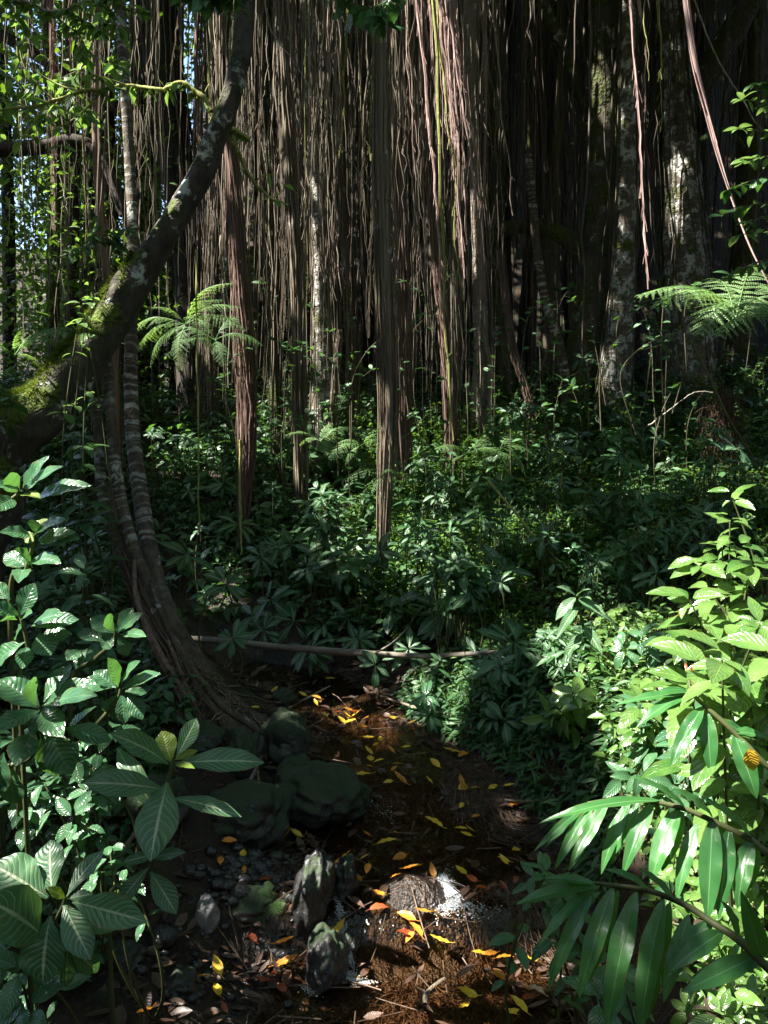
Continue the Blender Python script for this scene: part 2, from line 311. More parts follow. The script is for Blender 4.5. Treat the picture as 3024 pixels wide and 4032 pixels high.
# brown stream bed skin just above the soil, water above it
def band(name, fn, off, extra, mat, y0=1.3, y1=6.6):
    yy = np.arange(y0, y1, .03); uu = np.linspace(-1, 1, 60); Y, U = np.meshgrid(yy, uu, indexing='ij')
    X = xc(Y)+U*(hw(Y)+extra); Z = fn(X, Y)+off; nx = len(uu)
    i = np.arange(len(yy)-1)[:, None]*nx+np.arange(nx-1)[None]
    mb = MB(); mb.add(np.stack([X, Y, Z], -1), np.stack([i, i+1, i+1+nx, i+nx], -1), np.stack([X, Y], -1)); return mb.build(name, mat)
tag(band('stream_bed', terr, .006, .10, M['bed']), kind='structure')
tag(band('water', water_z, 0, .05, M['water']), kind='structure')
# ------------------------------------------------------------------ landmark labels
LMK = []       # (name, px, py)
def where(px, py, far=True):
    best = min(LMK, key=lambda l: (l[1]-px)**2+((l[2]-py)*1.0)**2)
    dx, dy = px-best[1], py-best[2]
    if abs(dx) > abs(dy): w = 'right of' if dx > 0 else 'left of'
    else: w = 'below' if dy > 0 else 'above'
    return w+' '+best[0]
PEND = []
def later(o, stem, px, py, cat, group): PEND.append([o, stem, px, py, cat, group])
ORD = ['leftmost', 'second from left', 'third from left', 'fourth from left', 'fifth from left', 'sixth from left', 'seventh from left', 'eighth from left', 'ninth from left', 'tenth from left']
def flush():
    d = {}
    for e in PEND:
        e.append(e[1]+' '+where(e[2], e[3])); d.setdefault(e[6], []).append(e)
    for k, es in d.items():
        es.sort(key=lambda e: e[2])
        for i, e in enumerate(es):
            lab = k if len(es) == 1 else k+', '+(ORD[i] if i < len(ORD) else 'farther right')
            tag(e[0], lab, e[4], e[5])
    PEND.clear()
LMK += [('the leaning ringed roots', 130, 540), ('the fallen grey log', 330, 648), ('the white stream foam', 450, 902), ('the round mossy boulder', 285, 742),
        ('the tall smooth wet rock', 312, 895), ('the small falls rock', 325, 958), ('the red hanging root column', 243, 440), ('the centre root column', 386, 400),
        ('the pale smooth trunk', 480, 330), ('the dark mossy trunk', 592, 330), ('the white patched trunk', 688, 230), ('the sunlit bracken', 335, 440),
        ('the right tree fern', 720, 310), ('the sunny right shrubs', 720, 620), ('the arching ginger leaves', 620, 860), ('the big white veined plant', 170, 760),
        ('the lower left veined plant', 60, 900), ('the sunlit undergrowth gap', 415, 560), ('the midstream root mat', 400, 830), ('the sunlit stream head', 355, 710),
        ('the eroded right bank', 600, 730), ('the pale angular rock', 208, 920), ('the wide flat boulder', 325, 795), ('the left edge shrub', 30, 690), ('the tall bare stemmed plant', 575, 600), ('the tall slope sprig', 620, 450)]
# ------------------------------------------------------------------ trees
TREES = []      # (x, y, empty)
def trunk_mb(poly, d, seg=14, n=60, bump=.05, ridges=0, ramp=0, seed=1, toground=False, wig=0.):
    poly = np.asarray(poly, float); dd = np.broadcast_to(np.asarray(d, float), (len(poly),))
    p = np.array([np.r_[P(q[0], q[1], e), q[2]*.5*mpp(e)] for q, e in zip(poly, dd)])
    if toground:
        b = p[-1]; gz = float(terr(b[0], b[1]))
        if b[2] > gz-.05: p = np.vstack([p, [b[0], b[1], gz-.12, b[3]*1.3]])
    q = spl(p, n)
    if wig: q[:, 0] += wig*np.sin(np.linspace(0, 9, n)+seed); q[:, 1] += wig*np.sin(np.linspace(0, 7, n)+seed*2)
    mb = MB(); tube(mb, q[:, :3], q[:, 3], seg, ridges, ramp, bump, .2, seed=seed); return mb, q
def addroots(mb, q, n, spread, r, seed, rnd=None):          # rootlets clinging along a trunk
    g = np.random.default_rng(seed); K = len(q); m = min(K, 26); sel = np.linspace(0, K-1, m).astype(int); c = q[sel]
    t = np.linspace(0, 1, m)
    ph = g.random((n, 1))*6.28; rr = c[None, :, 3]*(spread*(.75+.5*g.random((n, 1)))); an = ph+.5*np.sin(t*5*g.random((n, 1))+ph)+.15*g.normal(size=(n, m)).cumsum(1)*.2
    pts = c[None, :, :3]+np.stack([np.cos(an)*rr, np.sin(an)*rr, np.zeros_like(an)], -1)
    pts = pts+g.normal(size=pts.shape)*r*.9; e0 = g.integers(6, m, n); 
    for k in range(n):
        if k % 3 == 0: pts[k, e0[k]:] = pts[k, e0[k]]
    strands(mb, pts, np.full((n, m), r)*(.35+1.2*g.random((n, 1))**2), 4)
def tree(name, mat, poly, d, label, group=None, ridges=0, ramp=0, bump=.05, toground=True, roots=0, rootr=.008, seed=1, cat='tree', wig=0., crown=True, rootmat=None, spread=1.05):
    mb, q = trunk_mb(poly, d, ridges=ridges, ramp=ramp, bump=bump, seed=seed, toground=toground, n=70, seg=18 if ridges else 14, wig=wig)
    b = q[-1, :3]; e = empty(name, (b[0], b[1], float(terr(b[0], b[1]))))
    tag(e, label, cat, group)
    if name == 'root_column':
        g = np.random.default_rng(seed); mb = MB(); qc = q.copy(); qc[:, 3] *= .42+.12*np.sin(np.linspace(0, 14, len(q))+seed); tube(mb, qc[:, :3], qc[:, 3], 12, ridges, ramp, .1, .2, seed=seed)
        for k in range(7):
            an = g.random()*6.28+np.cumsum(g.normal(size=len(q)))*.09; rr = q[:, 3]*(.35+.4*g.random())*(1+.25*np.sin(np.linspace(0, 9, len(q))+k)); c = q[:, :3]+np.stack([np.cos(an)*rr, np.sin(an)*rr, 0*rr], -1)
            a0, a1 = (0, len(q)) if k < 4 else sorted(g.choice(len(q), 2, False)); a1 = max(a1, a0+8); tube(mb, c[a0:a1], (q[:, 3]*g.uniform(.14, .3))[a0:a1], 7, 0, 0, .12, g.random(), seed=k)
        roots = int(roots*1.6+14); spread = .92
    tr = mb.build('trunk', M[mat], e)
    if roots:
        rb = MB(); addroots(rb, q, roots, spread, rootr, seed+5); rb.build('clinging_roots', M[rootmat or mat], tr)
    if crown: TREES.append((q[0, 0], q[0, 1], e))
    return e, q
def branch(e, mat, poly, d, name='branch', seed=2, bump=.06, n=40):
    mb, q = trunk_mb(poly, d, seg=10, n=n, bump=bump, seed=seed); mb.build(name, M[mat], e); return q
GT = 'trunks of the root forest'
tree('root_column', 'rootbark', [(385, -70, 14), (384, 100, 14), (383, 250, 16), (386, 400, 17), (386, 500, 13), (383, 640, 9)], 6.3, 'straight grey brown root column at the centre reaching down to the log', GT, 7, .10, roots=30, rootr=.004, seed=3, wig=.018)
e2, q2 = tree('pale_tree', 'pale', [(470, -70, 12), (470, 60, 12), (474, 160, 12), (478, 240, 13), (481, 330, 15), (483, 400, 15), (484, 455, 18)], 9.5, 'slender pale smooth trunk standing right of centre with split base', GT, seed=4, bump=.03)
for k, pl in enumerate([[(481, 320, 5), (475, 370, 5), (473, 420, 6), (474, 460, 6)], [(483, 330, 5), (490, 370, 6), (489, 420, 6), (490, 460, 7)]]): branch(e2, 'pale', pl, 9.35, 'prop_root', k)
e3, q3 = tree('mossy_tree', 'mossy', [(606, -70, 24), (604, 100, 27), (600, 230, 31), (592, 310, 36), (583, 400, 46)], 10, 'thick dark mossy trunk widening at its foot, left of the patched pair', GT, 4, .07, seed=5, roots=22, rootr=.007)
branch(e3, 'mossy', [(497, 232, 14), (520, 226, 15), (545, 228, 16), (568, 240, 17), (590, 262, 20)], 10.1)
branch(e3, 'mossy', [(588, 120, 8), (570, 60, 11), (550, 20, 13), (520, -40, 15)], 10.3)
tree('patched_tree', 'patchy', [(629, -70, 14), (627, 80, 15), (626, 200, 18), (621, 300, 24), (612, 400, 34)], 9.5, 'trunk with pale blotches close beside the thick dark mossy trunk', GT, 3, .05, seed=6, roots=10, rootmat='rootbark')
tree('patched_tree', 'patchy', [(672, -70, 26), (676, 80, 29), (683, 200, 38), (688, 300, 46), (692, 400, 56)], 10, 'wide trunk with white lichen plates and shaggy mossy right side', GT, 4, .07, seed=8, roots=30, rootr=.01, rootmat='mossy')
tree('mossy_tree', 'patchy', [(308, -70, 12), (312, 100, 12), (318, 220, 13), (321, 320, 16), (322, 430, 22)], 9, 'mossy pale edged trunk behind the sunlit bracken', GT, 4, .08, seed=9, roots=12, rootmat='strand')
tree('root_column', 'redroot', [(228, 100, 9), (236, 220, 14), (243, 330, 19), (246, 430, 19), (243, 510, 12), (241, 560, 8)], 7.0, 'red brown column of hanging roots left of centre lit by sun', GT, 8, .14, seed=10, roots=34, rootr=.006, toground=False, spread=1.15)
tree('slanting_tree', 'ringed', [(528, 150, 7), (536, 240, 9), (545, 300, 9), (560, 350, 10), (573, 425, 11)], 9.8, 'thin trunk slanting down to the foot of the thick mossy trunk', GT, seed=11)
tree('root_column', 'redroot', [(500, 250, 6), (512, 340, 7), (525, 385, 8), (537, 430, 10)], 9, 'pink brown slanting root with a sunlit foot', GT, 5, .15, seed=12, roots=10)
e10, q10 = tree('dark_tree', 'dark', [(146, -70, 36), (158, 40, 34), (172, 130, 32), (186, 230, 28), (192, 340, 28), (195, 430, 30)], 12, 'dark leaning trunk at upper left before the bright sky', GT, 5, .10, seed=13, roots=24, rootr=.012)
branch(e10, 'dark', [(-30, 152, 14), (40, 147, 14), (80, 142, 13), (105, 165, 11), (125, 215, 11)], 10.5)
branch(e10, 'dark', [(-30, 20, 10), (20, 45, 11), (70, 78, 11), (120, 110, 12), (168, 150, 14)], 12)
tree('slim_tree', 'redroot', [(93, -70, 5), (97, 80, 6), (100, 180, 7), (108, 300, 9), (112, 380, 10)], 8, 'slim reddish stem beside the slim ringed stem at left', GT, seed=14, roots=6, wig=.02)
tree('root_column', 'redroot', [(418, -70, 5), (425, 100, 6), (436, 250, 10), (447, 350, 12), (452, 455, 13)], 8.5, 'reddish root column between the centre column and the pale trunk', GT, 5, .15, seed=15, roots=16)
tree('mossy_tree', 'mossy', [(497, -70, 12), (497, 200, 14), (500, 330, 18), (506, 430, 28)], 10.5, 'dim mossy trunk just right of the pale trunk', GT, 4, .08, seed=16, roots=14)
tree('root_column', 'rootbark', [(338, -70, 8), (345, 200, 10), (352, 330, 12), (353, 435, 14)], 9.6, 'narrow root column between the bracken and the centre column', GT, 5, .12, seed=17, roots=16)
tree('root_column', 'redroot', [(398, 120, 8), (401, 250, 11), (403, 380, 16), (404, 475, 15)], 8, 'rust coloured root column right against the centre column', GT, 7, .15, seed=18, roots=20)
tree('root_column', 'rootbark', [(280, -70, 9), (290, 150, 10), (298, 300, 12), (302, 520, 12)], 7.8, 'brown root column right of the red column', GT, 5, .12, seed=19, roots=16)
tree('root_column', 'strand', [(452, 200, 5), (458, 300, 7), (456, 400, 9), (454, 445, 9)], 9.3, 'short pale root column left of the pale trunk', GT, 4, .15, seed=20, roots=10)
e19, q19 = tree('mossy_tree', 'mossy', [(756, -70, 18), (750, 100, 20), (746, 220, 23), (740, 360, 30)], 11, 'dark mossy trunk behind the tree fern at the right edge', GT, 4, .08, seed=21, roots=14)
branch(e19, 'mossy', [(770, -40, 20), (738, 22, 24), (705, 75, 24), (680, 112, 22), (668, 140, 20)], 10.6)
tree('root_column', 'rootbark', [(340, 330, 5), (335, 380, 7), (330, 440, 8)], 8.7, 'short leaning root left of the narrow root column', GT, seed=22)
tree('root_column', 'mossy', [(262, -70, 12), (268, 120, 12), (272, 260, 13), (276, 440, 15)], 9.4, 'dim root column half hidden behind the brown column', GT, 5, .12, seed=23, roots=14)
tree('root_column', 'rootbark', [(222, -70, 16), (220, 60, 14), (214, 200, 13), (208, 330, 16)], 10.5, 'dim root column beyond the upper leaning trunk', GT, 6, .12, seed=24, roots=20)
# background trunks
for i in range(44):
    px = rng.uniform(-30, 800); d = rng.uniform(11.2, 15.2)
    if px < 225 and rng.random() < .6: px += 260
    w = rng.uniform(5, 17); k = rng.normal()*14
    e, q = tree('background_tree', rng.choice(['dark', 'mossy', 'rootbark', 'dark']), [(px-k, -80, w*.8), (px, 130, w*.85), (px+k*.3, 300, w), (px+k*.6, 420, w*1.3)], d,
         'dim trunk in the dark wood behind the hanging roots', 'dim background trunks', 5, .12, seed=30+i, roots=6 if i % 2 else 0, rootr=.01, crown=(i % 3 == 0), wig=.03)
# leaning lichen tree, upper left
lean = [(-45, 472, 72), (0, 442, 62), (45, 406, 50), (85, 360, 42), (108, 324, 37), (135, 280, 32), (165, 234, 25), (198, 180, 22), (222, 122, 20), (238, 70, 18.5), (245, 20, 18), (244, -70, 17)]
mb, q = trunk_mb(lean, [4.5, 4.7, 4.85, 4.95, 5, 5, 5, 5, 5, 5, 5, 5], seg=28, n=150, bump=.09, seed=41, ridges=3, ramp=.04)
# foot goes down to the bank outside the picture
foot = np.array([[q[0, 0]-.5, q[0, 1]-.1, .5], [q[0, 0]-.28, q[0, 1]-.05, 1.2]])
tube(mb, spl(np.vstack([foot, q[:3, :3]]), 14), np.linspace(.55, q[0, 3]*1.0, 14), 20, 3, .05, .06, .2, seed=41)
el = empty('leaning_tree', (foot[0][0], foot[0][1], float(terr(*foot[0][:2])))); tag(el, 'thick lichen spotted trunk leaning and curving up at upper left', 'tree', GT)
trl = mb.build('trunk', M['lichen'], el); TREES.append((q[-1, 0], q[-1, 1], el))
# moss cushions: short blades over the upper side of the low trunk
mbm = MB(); n = 26000; i = (rng.random(n)*74).astype(int); a = rng.normal(.25, .75, n); qq = q[i]
tgt = nrm(np.gradient(q[:, :3], axis=0))[i]; sd = nrm(np.cross(tgt, np.array([0, 1, 0.]))); sd = np.where(sd[:, 2:3] < 0, -sd, sd); fr_ = nrm(np.cross(sd, tgt)); fr_ = np.where(fr_[:, 1:2] > 0, -fr_, fr_)
lump = 1+.10*np.sin(i*.33+a*3)+.07*np.sin(i*.9-a*5)
keep = (a > -.9)&(a < 1.35+.3*np.sin(i*.5))&((i < 52)|(np.sin(i*.7+a*4) > .4))&(rng.random(n) < 1.2-.5*np.abs(a))
nn_ = sd*np.cos(a)[:, None]+fr_*np.sin(a)[:, None]
pos = qq[:, :3]+nn_*(qq[:, 3]*lump*1.0)[:, None]
dr = nrm(nn_+rng.normal(size=(n, 3))*.6+np.array([0, 0, -.15]))
leaves(mbm, pos[keep], dr[keep], nrm(rng.normal(size=(n, 3)))[keep], rng.uniform(.015, .04, n)[keep], rng.uniform(.004, .008, n)[keep], .6, 0, 2, 'lance', nx=1)
mbm.build('moss', M['moss'], trl)
# ringed roots leaning into one twisted foot
er = empty('ringed_root_tree', G(248, 735, terr)); tag(er, 'ringed prop roots joining into one twisted slanting foot beside the stream', 'tree', GT)
gy = float(G(250, 735, terr)[1])+.03; dz = [5.25, 5.25, 5.2, 5.15, 5.1, 5.05, 5, 4.95, 4.85]
r1 = [(97, 380, 9), (99, 440, 10), (102, 490, 11), (113, 530, 12), (128, 565, 14), (146, 605, 16), (166, 640, 18), (200, 690, 20), (240, 738, 22)]
r2 = [(106, 345, 9), (110, 400, 10), (114, 450, 11), (121, 500, 12), (131, 540, 13), (147, 580, 14), (170, 625, 15), (204, 680, 16), (246, 735, 18)]
r3 = [(117, -70, 9), (122, 40, 10), (128, 130, 10), (133, 230, 11), (131, 330, 14), (133, 420, 16), (141, 490, 17), (151, 550, 17), (168, 605, 17), (205, 680, 16)]
foot_ = [(124, 548, 12), (142, 585, 22), (165, 628, 31), (194, 676, 38), (222, 714, 46), (255, 752, 66), (275, 775, 84)]
dz = list(np.linspace(5.2, gy, 9)); d3 = list(np.r_[5.9, 5.85, 5.75, 5.65, 5.5, np.linspace(5.3, gy+.06, 5)])
r3 = [(117, -70, 9), (122, 40, 10), (128, 130, 10), (133, 230, 11), (131, 330, 13), (132, 420, 14), (140, 490, 16), (150, 550, 16), (168, 610, 16), (205, 685, 16)]
for k, (rr_, de) in enumerate([(r1, dz), (r2, dz), (r3, d3)]):
    mb, q = trunk_mb(rr_, de, seg=14, n=110, bump=.05, seed=50+k, ridges=3, ramp=.04); mb.build('stem', M['ringed'], er)
mb, q = trunk_mb(foot_, np.interp([f[1] for f in foot_], [r[1] for r in r1], dz)-.02, seg=36, n=90, bump=.07, seed=77, ridges=7, ramp=.13); ft = mb.build('twisted_foot', M['footbark'], er)
rb = MB(); addroots(rb, q, 50, 1.02, .007, 78); rb.build('clinging_roots', M['redroot'], ft)
for k, rr_ in enumerate([[(134, 560, 4), (137, 600, 6), (158, 650, 7), (188, 700, 8), (214, 745, 9)], [(150, 580, 4), (164, 620, 6), (190, 665, 7), (222, 705, 9), (262, 735, 10)], [(140, 610, 3), (150, 640, 4), (176, 690, 5), (205, 742, 5)], [(156, 600, 4), (178, 650, 5), (200, 690, 6), (230, 730, 7)], [(168, 640, 4), (184, 680, 5), (198, 715, 5), (212, 755, 5)]]):
    mb, q = trunk_mb(rr_, np.interp([f[1] for f in rr_], [r[1] for r in r1], dz)-.13, seg=8, n=40, bump=.08, seed=60+k, toground=True); mb.build('root', M['redroot' if k % 2 == 0 else 'ringed'], er)
mbf = MB(); n = 300; t_ = np.linspace(0, 1, 10); bx = rng.uniform(175, 262, n)
b0 = np.array([P(x, 655+(x-175)*.85+rng.uniform(-8, 10), float(np.interp(655+(x-175)*.85, [r[1] for r in r1], dz))-.12) for x in bx]); e0 = b0+np.stack([rng.normal(.0, .12, n), rng.normal(-.02, .05, n), -rng.uniform(.05, .3, n)], -1)
pts = b0[:, None]*(1-t_[:, None])+e0[:, None]*t_[:, None]+rng.normal(size=(n, 10, 3))*.008; strands(mbf, pts, np.full((n, 10), .003)*(.6+rng.random((n, 1)))); mbf.build('rootlets', M['strand'], er)
# ------------------------------------------------------------------ hanging roots
def bundle(kind, seed):
    g = np.random.default_rng(seed); mb = MB(); K = 26; t = np.linspace(0, 1, K)
    n, rad, r = {'thin': (1, 0, .007), 'few': (5, .022, .006), 'lace': (12, .04, .005), 'thick': (24, .075, .008), 'rope': (9, .018, .009)}[kind]
    wx = np.cumsum(g.normal(size=K))*.012+.03*np.sin(t*4+seed); wy = np.cumsum(g.normal(size=K))*.008
    ax = g.random((n, 1))*6.28+g.normal(size=(n, 1))*t*2+.7*np.sin(t*7+g.random((n, 1))*6)
    rr = rad*np.sqrt(g.random((n, 1)))*(1.1-.6*t)
    endt = np.where(g.random((n, 1)) < .35, g.uniform(.45, .9, (n, 1)), 1.); endt[0] = 1
    tt = t[None]*endt
    pts = np.stack([np.interp(tt, t, wx)+np.cos(ax)*rr, np.interp(tt, t, wy)+np.sin(ax)*rr, -tt], -1)
    strands(mb, pts, np.maximum(r*(1-.65*t)[None]*g.uniform(.6, 1.4, (n, 1)), .0015), 5)
    m = {'thin': 6, 'few': 16, 'lace': 46, 'thick': 40, 'rope': 30}[kind]           # short side filaments
    t0 = g.uniform(.05, .95, m); K2 = 6; s = np.linspace(0, 1, K2)
    b = np.stack([np.interp(t0, t, wx), np.interp(t0, t, wy), -t0], -1); an = g.random(m)*6.28
    off = np.stack([np.cos(an)*.035, np.sin(an)*.035, -g.uniform(.01, .05, m)], -1)*(1+rad*8)
    pts = b[:, None]+off[:, None]*s[:, None]; pts[:, :, 2] -= (s**2*.01)[None]
    strands(mb, pts, np.full((m, K2), .0025), 3); return mb
VAR = {}
for kd in ('thin', 'few', 'lace', 'thick', 'rope'):
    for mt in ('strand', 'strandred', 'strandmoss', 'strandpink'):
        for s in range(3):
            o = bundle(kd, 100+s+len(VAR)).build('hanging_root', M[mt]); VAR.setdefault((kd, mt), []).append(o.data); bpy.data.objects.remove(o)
def hang(px, d, pyend, kind, mt, label, group, lean=0., leany=0., pytop=-70, thick=1.):
    a = P(px, pytop, d); b = P(px+lean, pyend, d+leany); L = float(np.linalg.norm(a-b))
    me = VAR[(kind, mt)][int(rng.integers(3))]
    o = bpy.data.objects.new('hanging_root', me); COL.objects.link(o); o.location = a
    z = nrm(a-b); x = nrm(np.cross([0, 1, 0], z)); y = np.cross(z, x); an = rng.random()*6.28
    from mathutils import Matrix
    m3 = Matrix(((x[0], y[0], z[0]), (x[1], y[1], z[1]), (x[2], y[2], z[2])))
    o.rotation_mode = 'QUATERNION'; o.rotation_quaternion = (m3 @ Matrix.Rotation(an, 3, 'Z')).to_quaternion(); o.scale = (thick, thick, L)
    tag(o, label, 'hanging root', group); return o
GH = 'hanging aerial roots'
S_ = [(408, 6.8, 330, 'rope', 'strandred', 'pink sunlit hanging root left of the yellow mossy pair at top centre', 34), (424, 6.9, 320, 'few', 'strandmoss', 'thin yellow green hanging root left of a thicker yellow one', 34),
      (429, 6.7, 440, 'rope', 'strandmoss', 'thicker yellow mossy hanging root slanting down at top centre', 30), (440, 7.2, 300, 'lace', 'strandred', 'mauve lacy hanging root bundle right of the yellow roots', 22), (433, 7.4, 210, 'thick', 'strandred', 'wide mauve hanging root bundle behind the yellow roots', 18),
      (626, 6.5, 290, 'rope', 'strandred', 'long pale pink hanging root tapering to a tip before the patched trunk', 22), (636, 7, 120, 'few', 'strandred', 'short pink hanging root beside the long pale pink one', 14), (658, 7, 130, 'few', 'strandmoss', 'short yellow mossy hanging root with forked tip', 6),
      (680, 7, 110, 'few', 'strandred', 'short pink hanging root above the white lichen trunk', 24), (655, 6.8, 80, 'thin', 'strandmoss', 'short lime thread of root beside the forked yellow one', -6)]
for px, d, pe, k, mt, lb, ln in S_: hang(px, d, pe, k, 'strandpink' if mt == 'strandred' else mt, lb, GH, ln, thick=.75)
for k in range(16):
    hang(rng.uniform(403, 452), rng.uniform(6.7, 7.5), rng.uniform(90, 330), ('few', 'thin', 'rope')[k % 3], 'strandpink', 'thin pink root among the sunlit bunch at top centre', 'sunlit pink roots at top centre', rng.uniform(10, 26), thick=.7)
# the long slanting root at upper right: curved, own mesh
mb = MB(); pl = np.array([P(*p) for p in [(682, -70, 5.2), (686, 0, 5.2), (694, 60, 5.2), (706, 110, 5.2), (720, 160, 5.15), (735, 205, 5.1), (752, 250, 5), (772, 290, 4.95)]])
q = spl(pl, 60); rad = np.linspace(.02, .005, 60)
for k in range(12):
    sc = (1-np.linspace(0, 1, 60))**.7*.020; an = rng.random()*6.28; lim = 60 if k < 4 else int(rng.uniform(20, 45))
    off = np.stack([np.cos(an+np.linspace(0, 5, 60))*sc, np.sin(an+np.linspace(0, 5, 60))*sc, 0*sc], -1)
    tube(mb, (q+off)[:lim], np.linspace(.006, .0025, 60)[:lim], 5, rnd=rng.random())
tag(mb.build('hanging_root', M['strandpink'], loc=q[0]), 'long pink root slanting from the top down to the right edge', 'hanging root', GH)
ntot = 0; hcl = np.sort(rng.uniform(225, 775, 34))
for i in range(270):
    u = rng.random()
    px = rng.uniform(225, 775) if u < .89 else rng.uniform(0, 230)
    if px > 225 and rng.random() < .7: px = float(hcl[np.argmin(np.abs(hcl-px))]+rng.normal()*3)
    d = rng.uniform(7.6, 12.5)
    if px < 230: d = rng.uniform(6.5, 12)
    kd = rng.choice(['thin', 'few', 'lace', 'thick', 'rope'], p=[.42, .34, .16, .01, .07]); mt = rng.choice(['strand', 'strandred', 'strandmoss'], p=[.6, .22, .18])
    pe = rng.uniform(150, 440) if rng.random() < .75 else rng.uniform(40, 200)
    if px > 560: pe = min(pe, rng.uniform(60, 330)); d = rng.uniform(10.6, 13)
    elif px > 490: d = rng.uniform(9.5, 13)
    zone = ('in the curtain before the bright sky at left' if px < 230 else 'in the curtain left of the centre column' if px < 375 else 'in the curtain between centre column and pale trunk' if px < 470 else 'in the dark gap right of the pale trunk' if px < 590 else 'among the mossy trunks at right')
    nm = {'strand': 'brown', 'strandred': 'reddish', 'strandmoss': 'mossy'}[mt]
    kn = {'thin': 'single thin', 'few': 'loose', 'lace': 'lacy', 'thick': 'thick bundled', 'rope': 'ropy'}[kd]
    hang(px, d, pe, kd, mt, f'{kn} {nm} aerial root hanging {zone}', GH+' '+zone, rng.normal()*9, thick=rng.uniform(.45, .95))
# the finer curtain behind
n = 1000; mb = MB(); K = 14; t_ = np.linspace(0, 1, K)
px = np.where(rng.random(n) < .91, rng.uniform(222, 800, n), rng.uniform(-40, 230, n)); cl = rng.uniform(-20, 790, 38); px = np.where(rng.random(n) < .8, cl[np.argmin(np.abs(px[:, None]-cl), 1)]+rng.normal(size=n)*3.5, px); dd = rng.uniform(9, 16.5, n); pe = rng.uniform(60, 430, n)
a = np.array([P(x, -90, d) for x, d in zip(px, dd)]); b = np.array([P(x+rng.normal()*16, y, d) for x, y, d in zip(px, pe, dd)])
pts = a[:, None]*(1-t_[:, None])+b[:, None]*t_[:, None]; w = np.cumsum(rng.normal(size=(n, K, 2)), 1)*.03; pts[:, :, 0] += w[:, :, 0]; pts[:, :, 1] += w[:, :, 1]
strands(mb, pts, (rng.gamma(1.8, .0036, (n, 1))+.002)*(1.05-.7*t_), 4)
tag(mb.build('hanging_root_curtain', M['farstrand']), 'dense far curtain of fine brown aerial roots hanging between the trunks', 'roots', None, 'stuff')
n = 640; mb = MB(); K = 16; t_ = np.linspace(0, 1, K)
px = np.where(rng.random(n) < .72, rng.uniform(222, 490, n), np.where(rng.random(n) < .5, rng.uniform(20, 230, n), rng.uniform(490, 770, n))); cl = rng.uniform(20, 760, 40); px = np.where(rng.random(n) < .75, cl[np.argmin(np.abs(px[:, None]-cl), 1)]+rng.normal(size=n)*4, px); dd = np.where(px > 500, rng.uniform(10.5, 13, n), rng.uniform(7, 10.5, n)); pe = rng.uniform(120, 455, n); ps = np.where(rng.random(n) < .6, -90, rng.uniform(-50, 250, n))
a = np.array([P(x, y, d) for x, y, d in zip(px, ps, dd)]); b = np.array([P(x+rng.normal()*11, max(y, z+60), d) for x, y, z, d in zip(px, pe, ps, dd)])
pts = a[:, None]*(1-t_[:, None])+b[:, None]*t_[:, None]; w = np.cumsum(rng.normal(size=(n, K, 2)), 1)*.017; w -= w[:, -1:]*t_[None, :, None]; pts[:, :, 0] += w[:, :, 0]; pts[:, :, 1] += w[:, :, 1]
strands(mb, pts, (rng.gamma(2, .0014, (n, 1))+.0012)*(1.05-.6*t_), 4)
tag(mb.build('fine_hanging_rootlets', M['strandpale']), 'fine pale hair like rootlets hanging all through the root curtain', 'roots', None, 'stuff')
# thin curved lianas
GL = 'thin lianas'
for k, (pl, d, r, lb) in enumerate([
    ([(262, -20), (272, 30), (300, 70), (345, 150), (385, 215)], 6.5, .006, 'thin grey liana running diagonally down to the centre column'),
    ([(688, -20), (712, 50), (740, 100), (758, 130)], 7, .008, 'straight thin liana crossing the upper right corner'),
    ([(196, 250), (199, 400), (200, 480), (202, 540)], 5.6, .007, 'yellow mossy thread hanging free over the dark leaves'),
    ([(240, 440), (240, 500), (242, 540), (243, 557)], 6.6, .012, 'mossy dangling root tip below the red column'),
    ([(118, 530), (104, 580), (94, 600)], 5, .006, 'thin grey stick leaning beside the ringed roots'),
    ([(690, 340), (720, 400), (748, 450), (765, 480)], 6, .012, 'green arching stem on the slope at right'),
    ([(488, 480), (530, 530), (560, 560), (590, 580)], 6, .010, 'mossy arching stem crossing the slope right of centre'),
    ([(648, 425), (675, 405), (690, 393), (712, 392)], 7, .008, 'pale bent twig below the patched trunks'),
    ([(448, 262), (452, 330), (458, 1100), (462, 470)], 8, .007, 'pale thin vertical root left of the pale trunk'),
    ([(20, 90), (22, 200), (23, 330), (22, 380)], 6.4, .006, 'thin brown stem hanging at the far left edge'),
    ]):
    q = spl(np.array([P(x, y, d) for x, y in pl]), 40); q += np.cumsum(rng.normal(size=q.shape), 0)*.0025
    mb = MB(); tube(mb, q, np.linspace(r, r*.6, 40), 6, bump=.2, seed=k); tag(mb.build('liana', M['strandmoss' if k in (2, 3, 6) else 'stem' if k == 5 else 'twig'], loc=q[0]), lb, 'vine', GL)
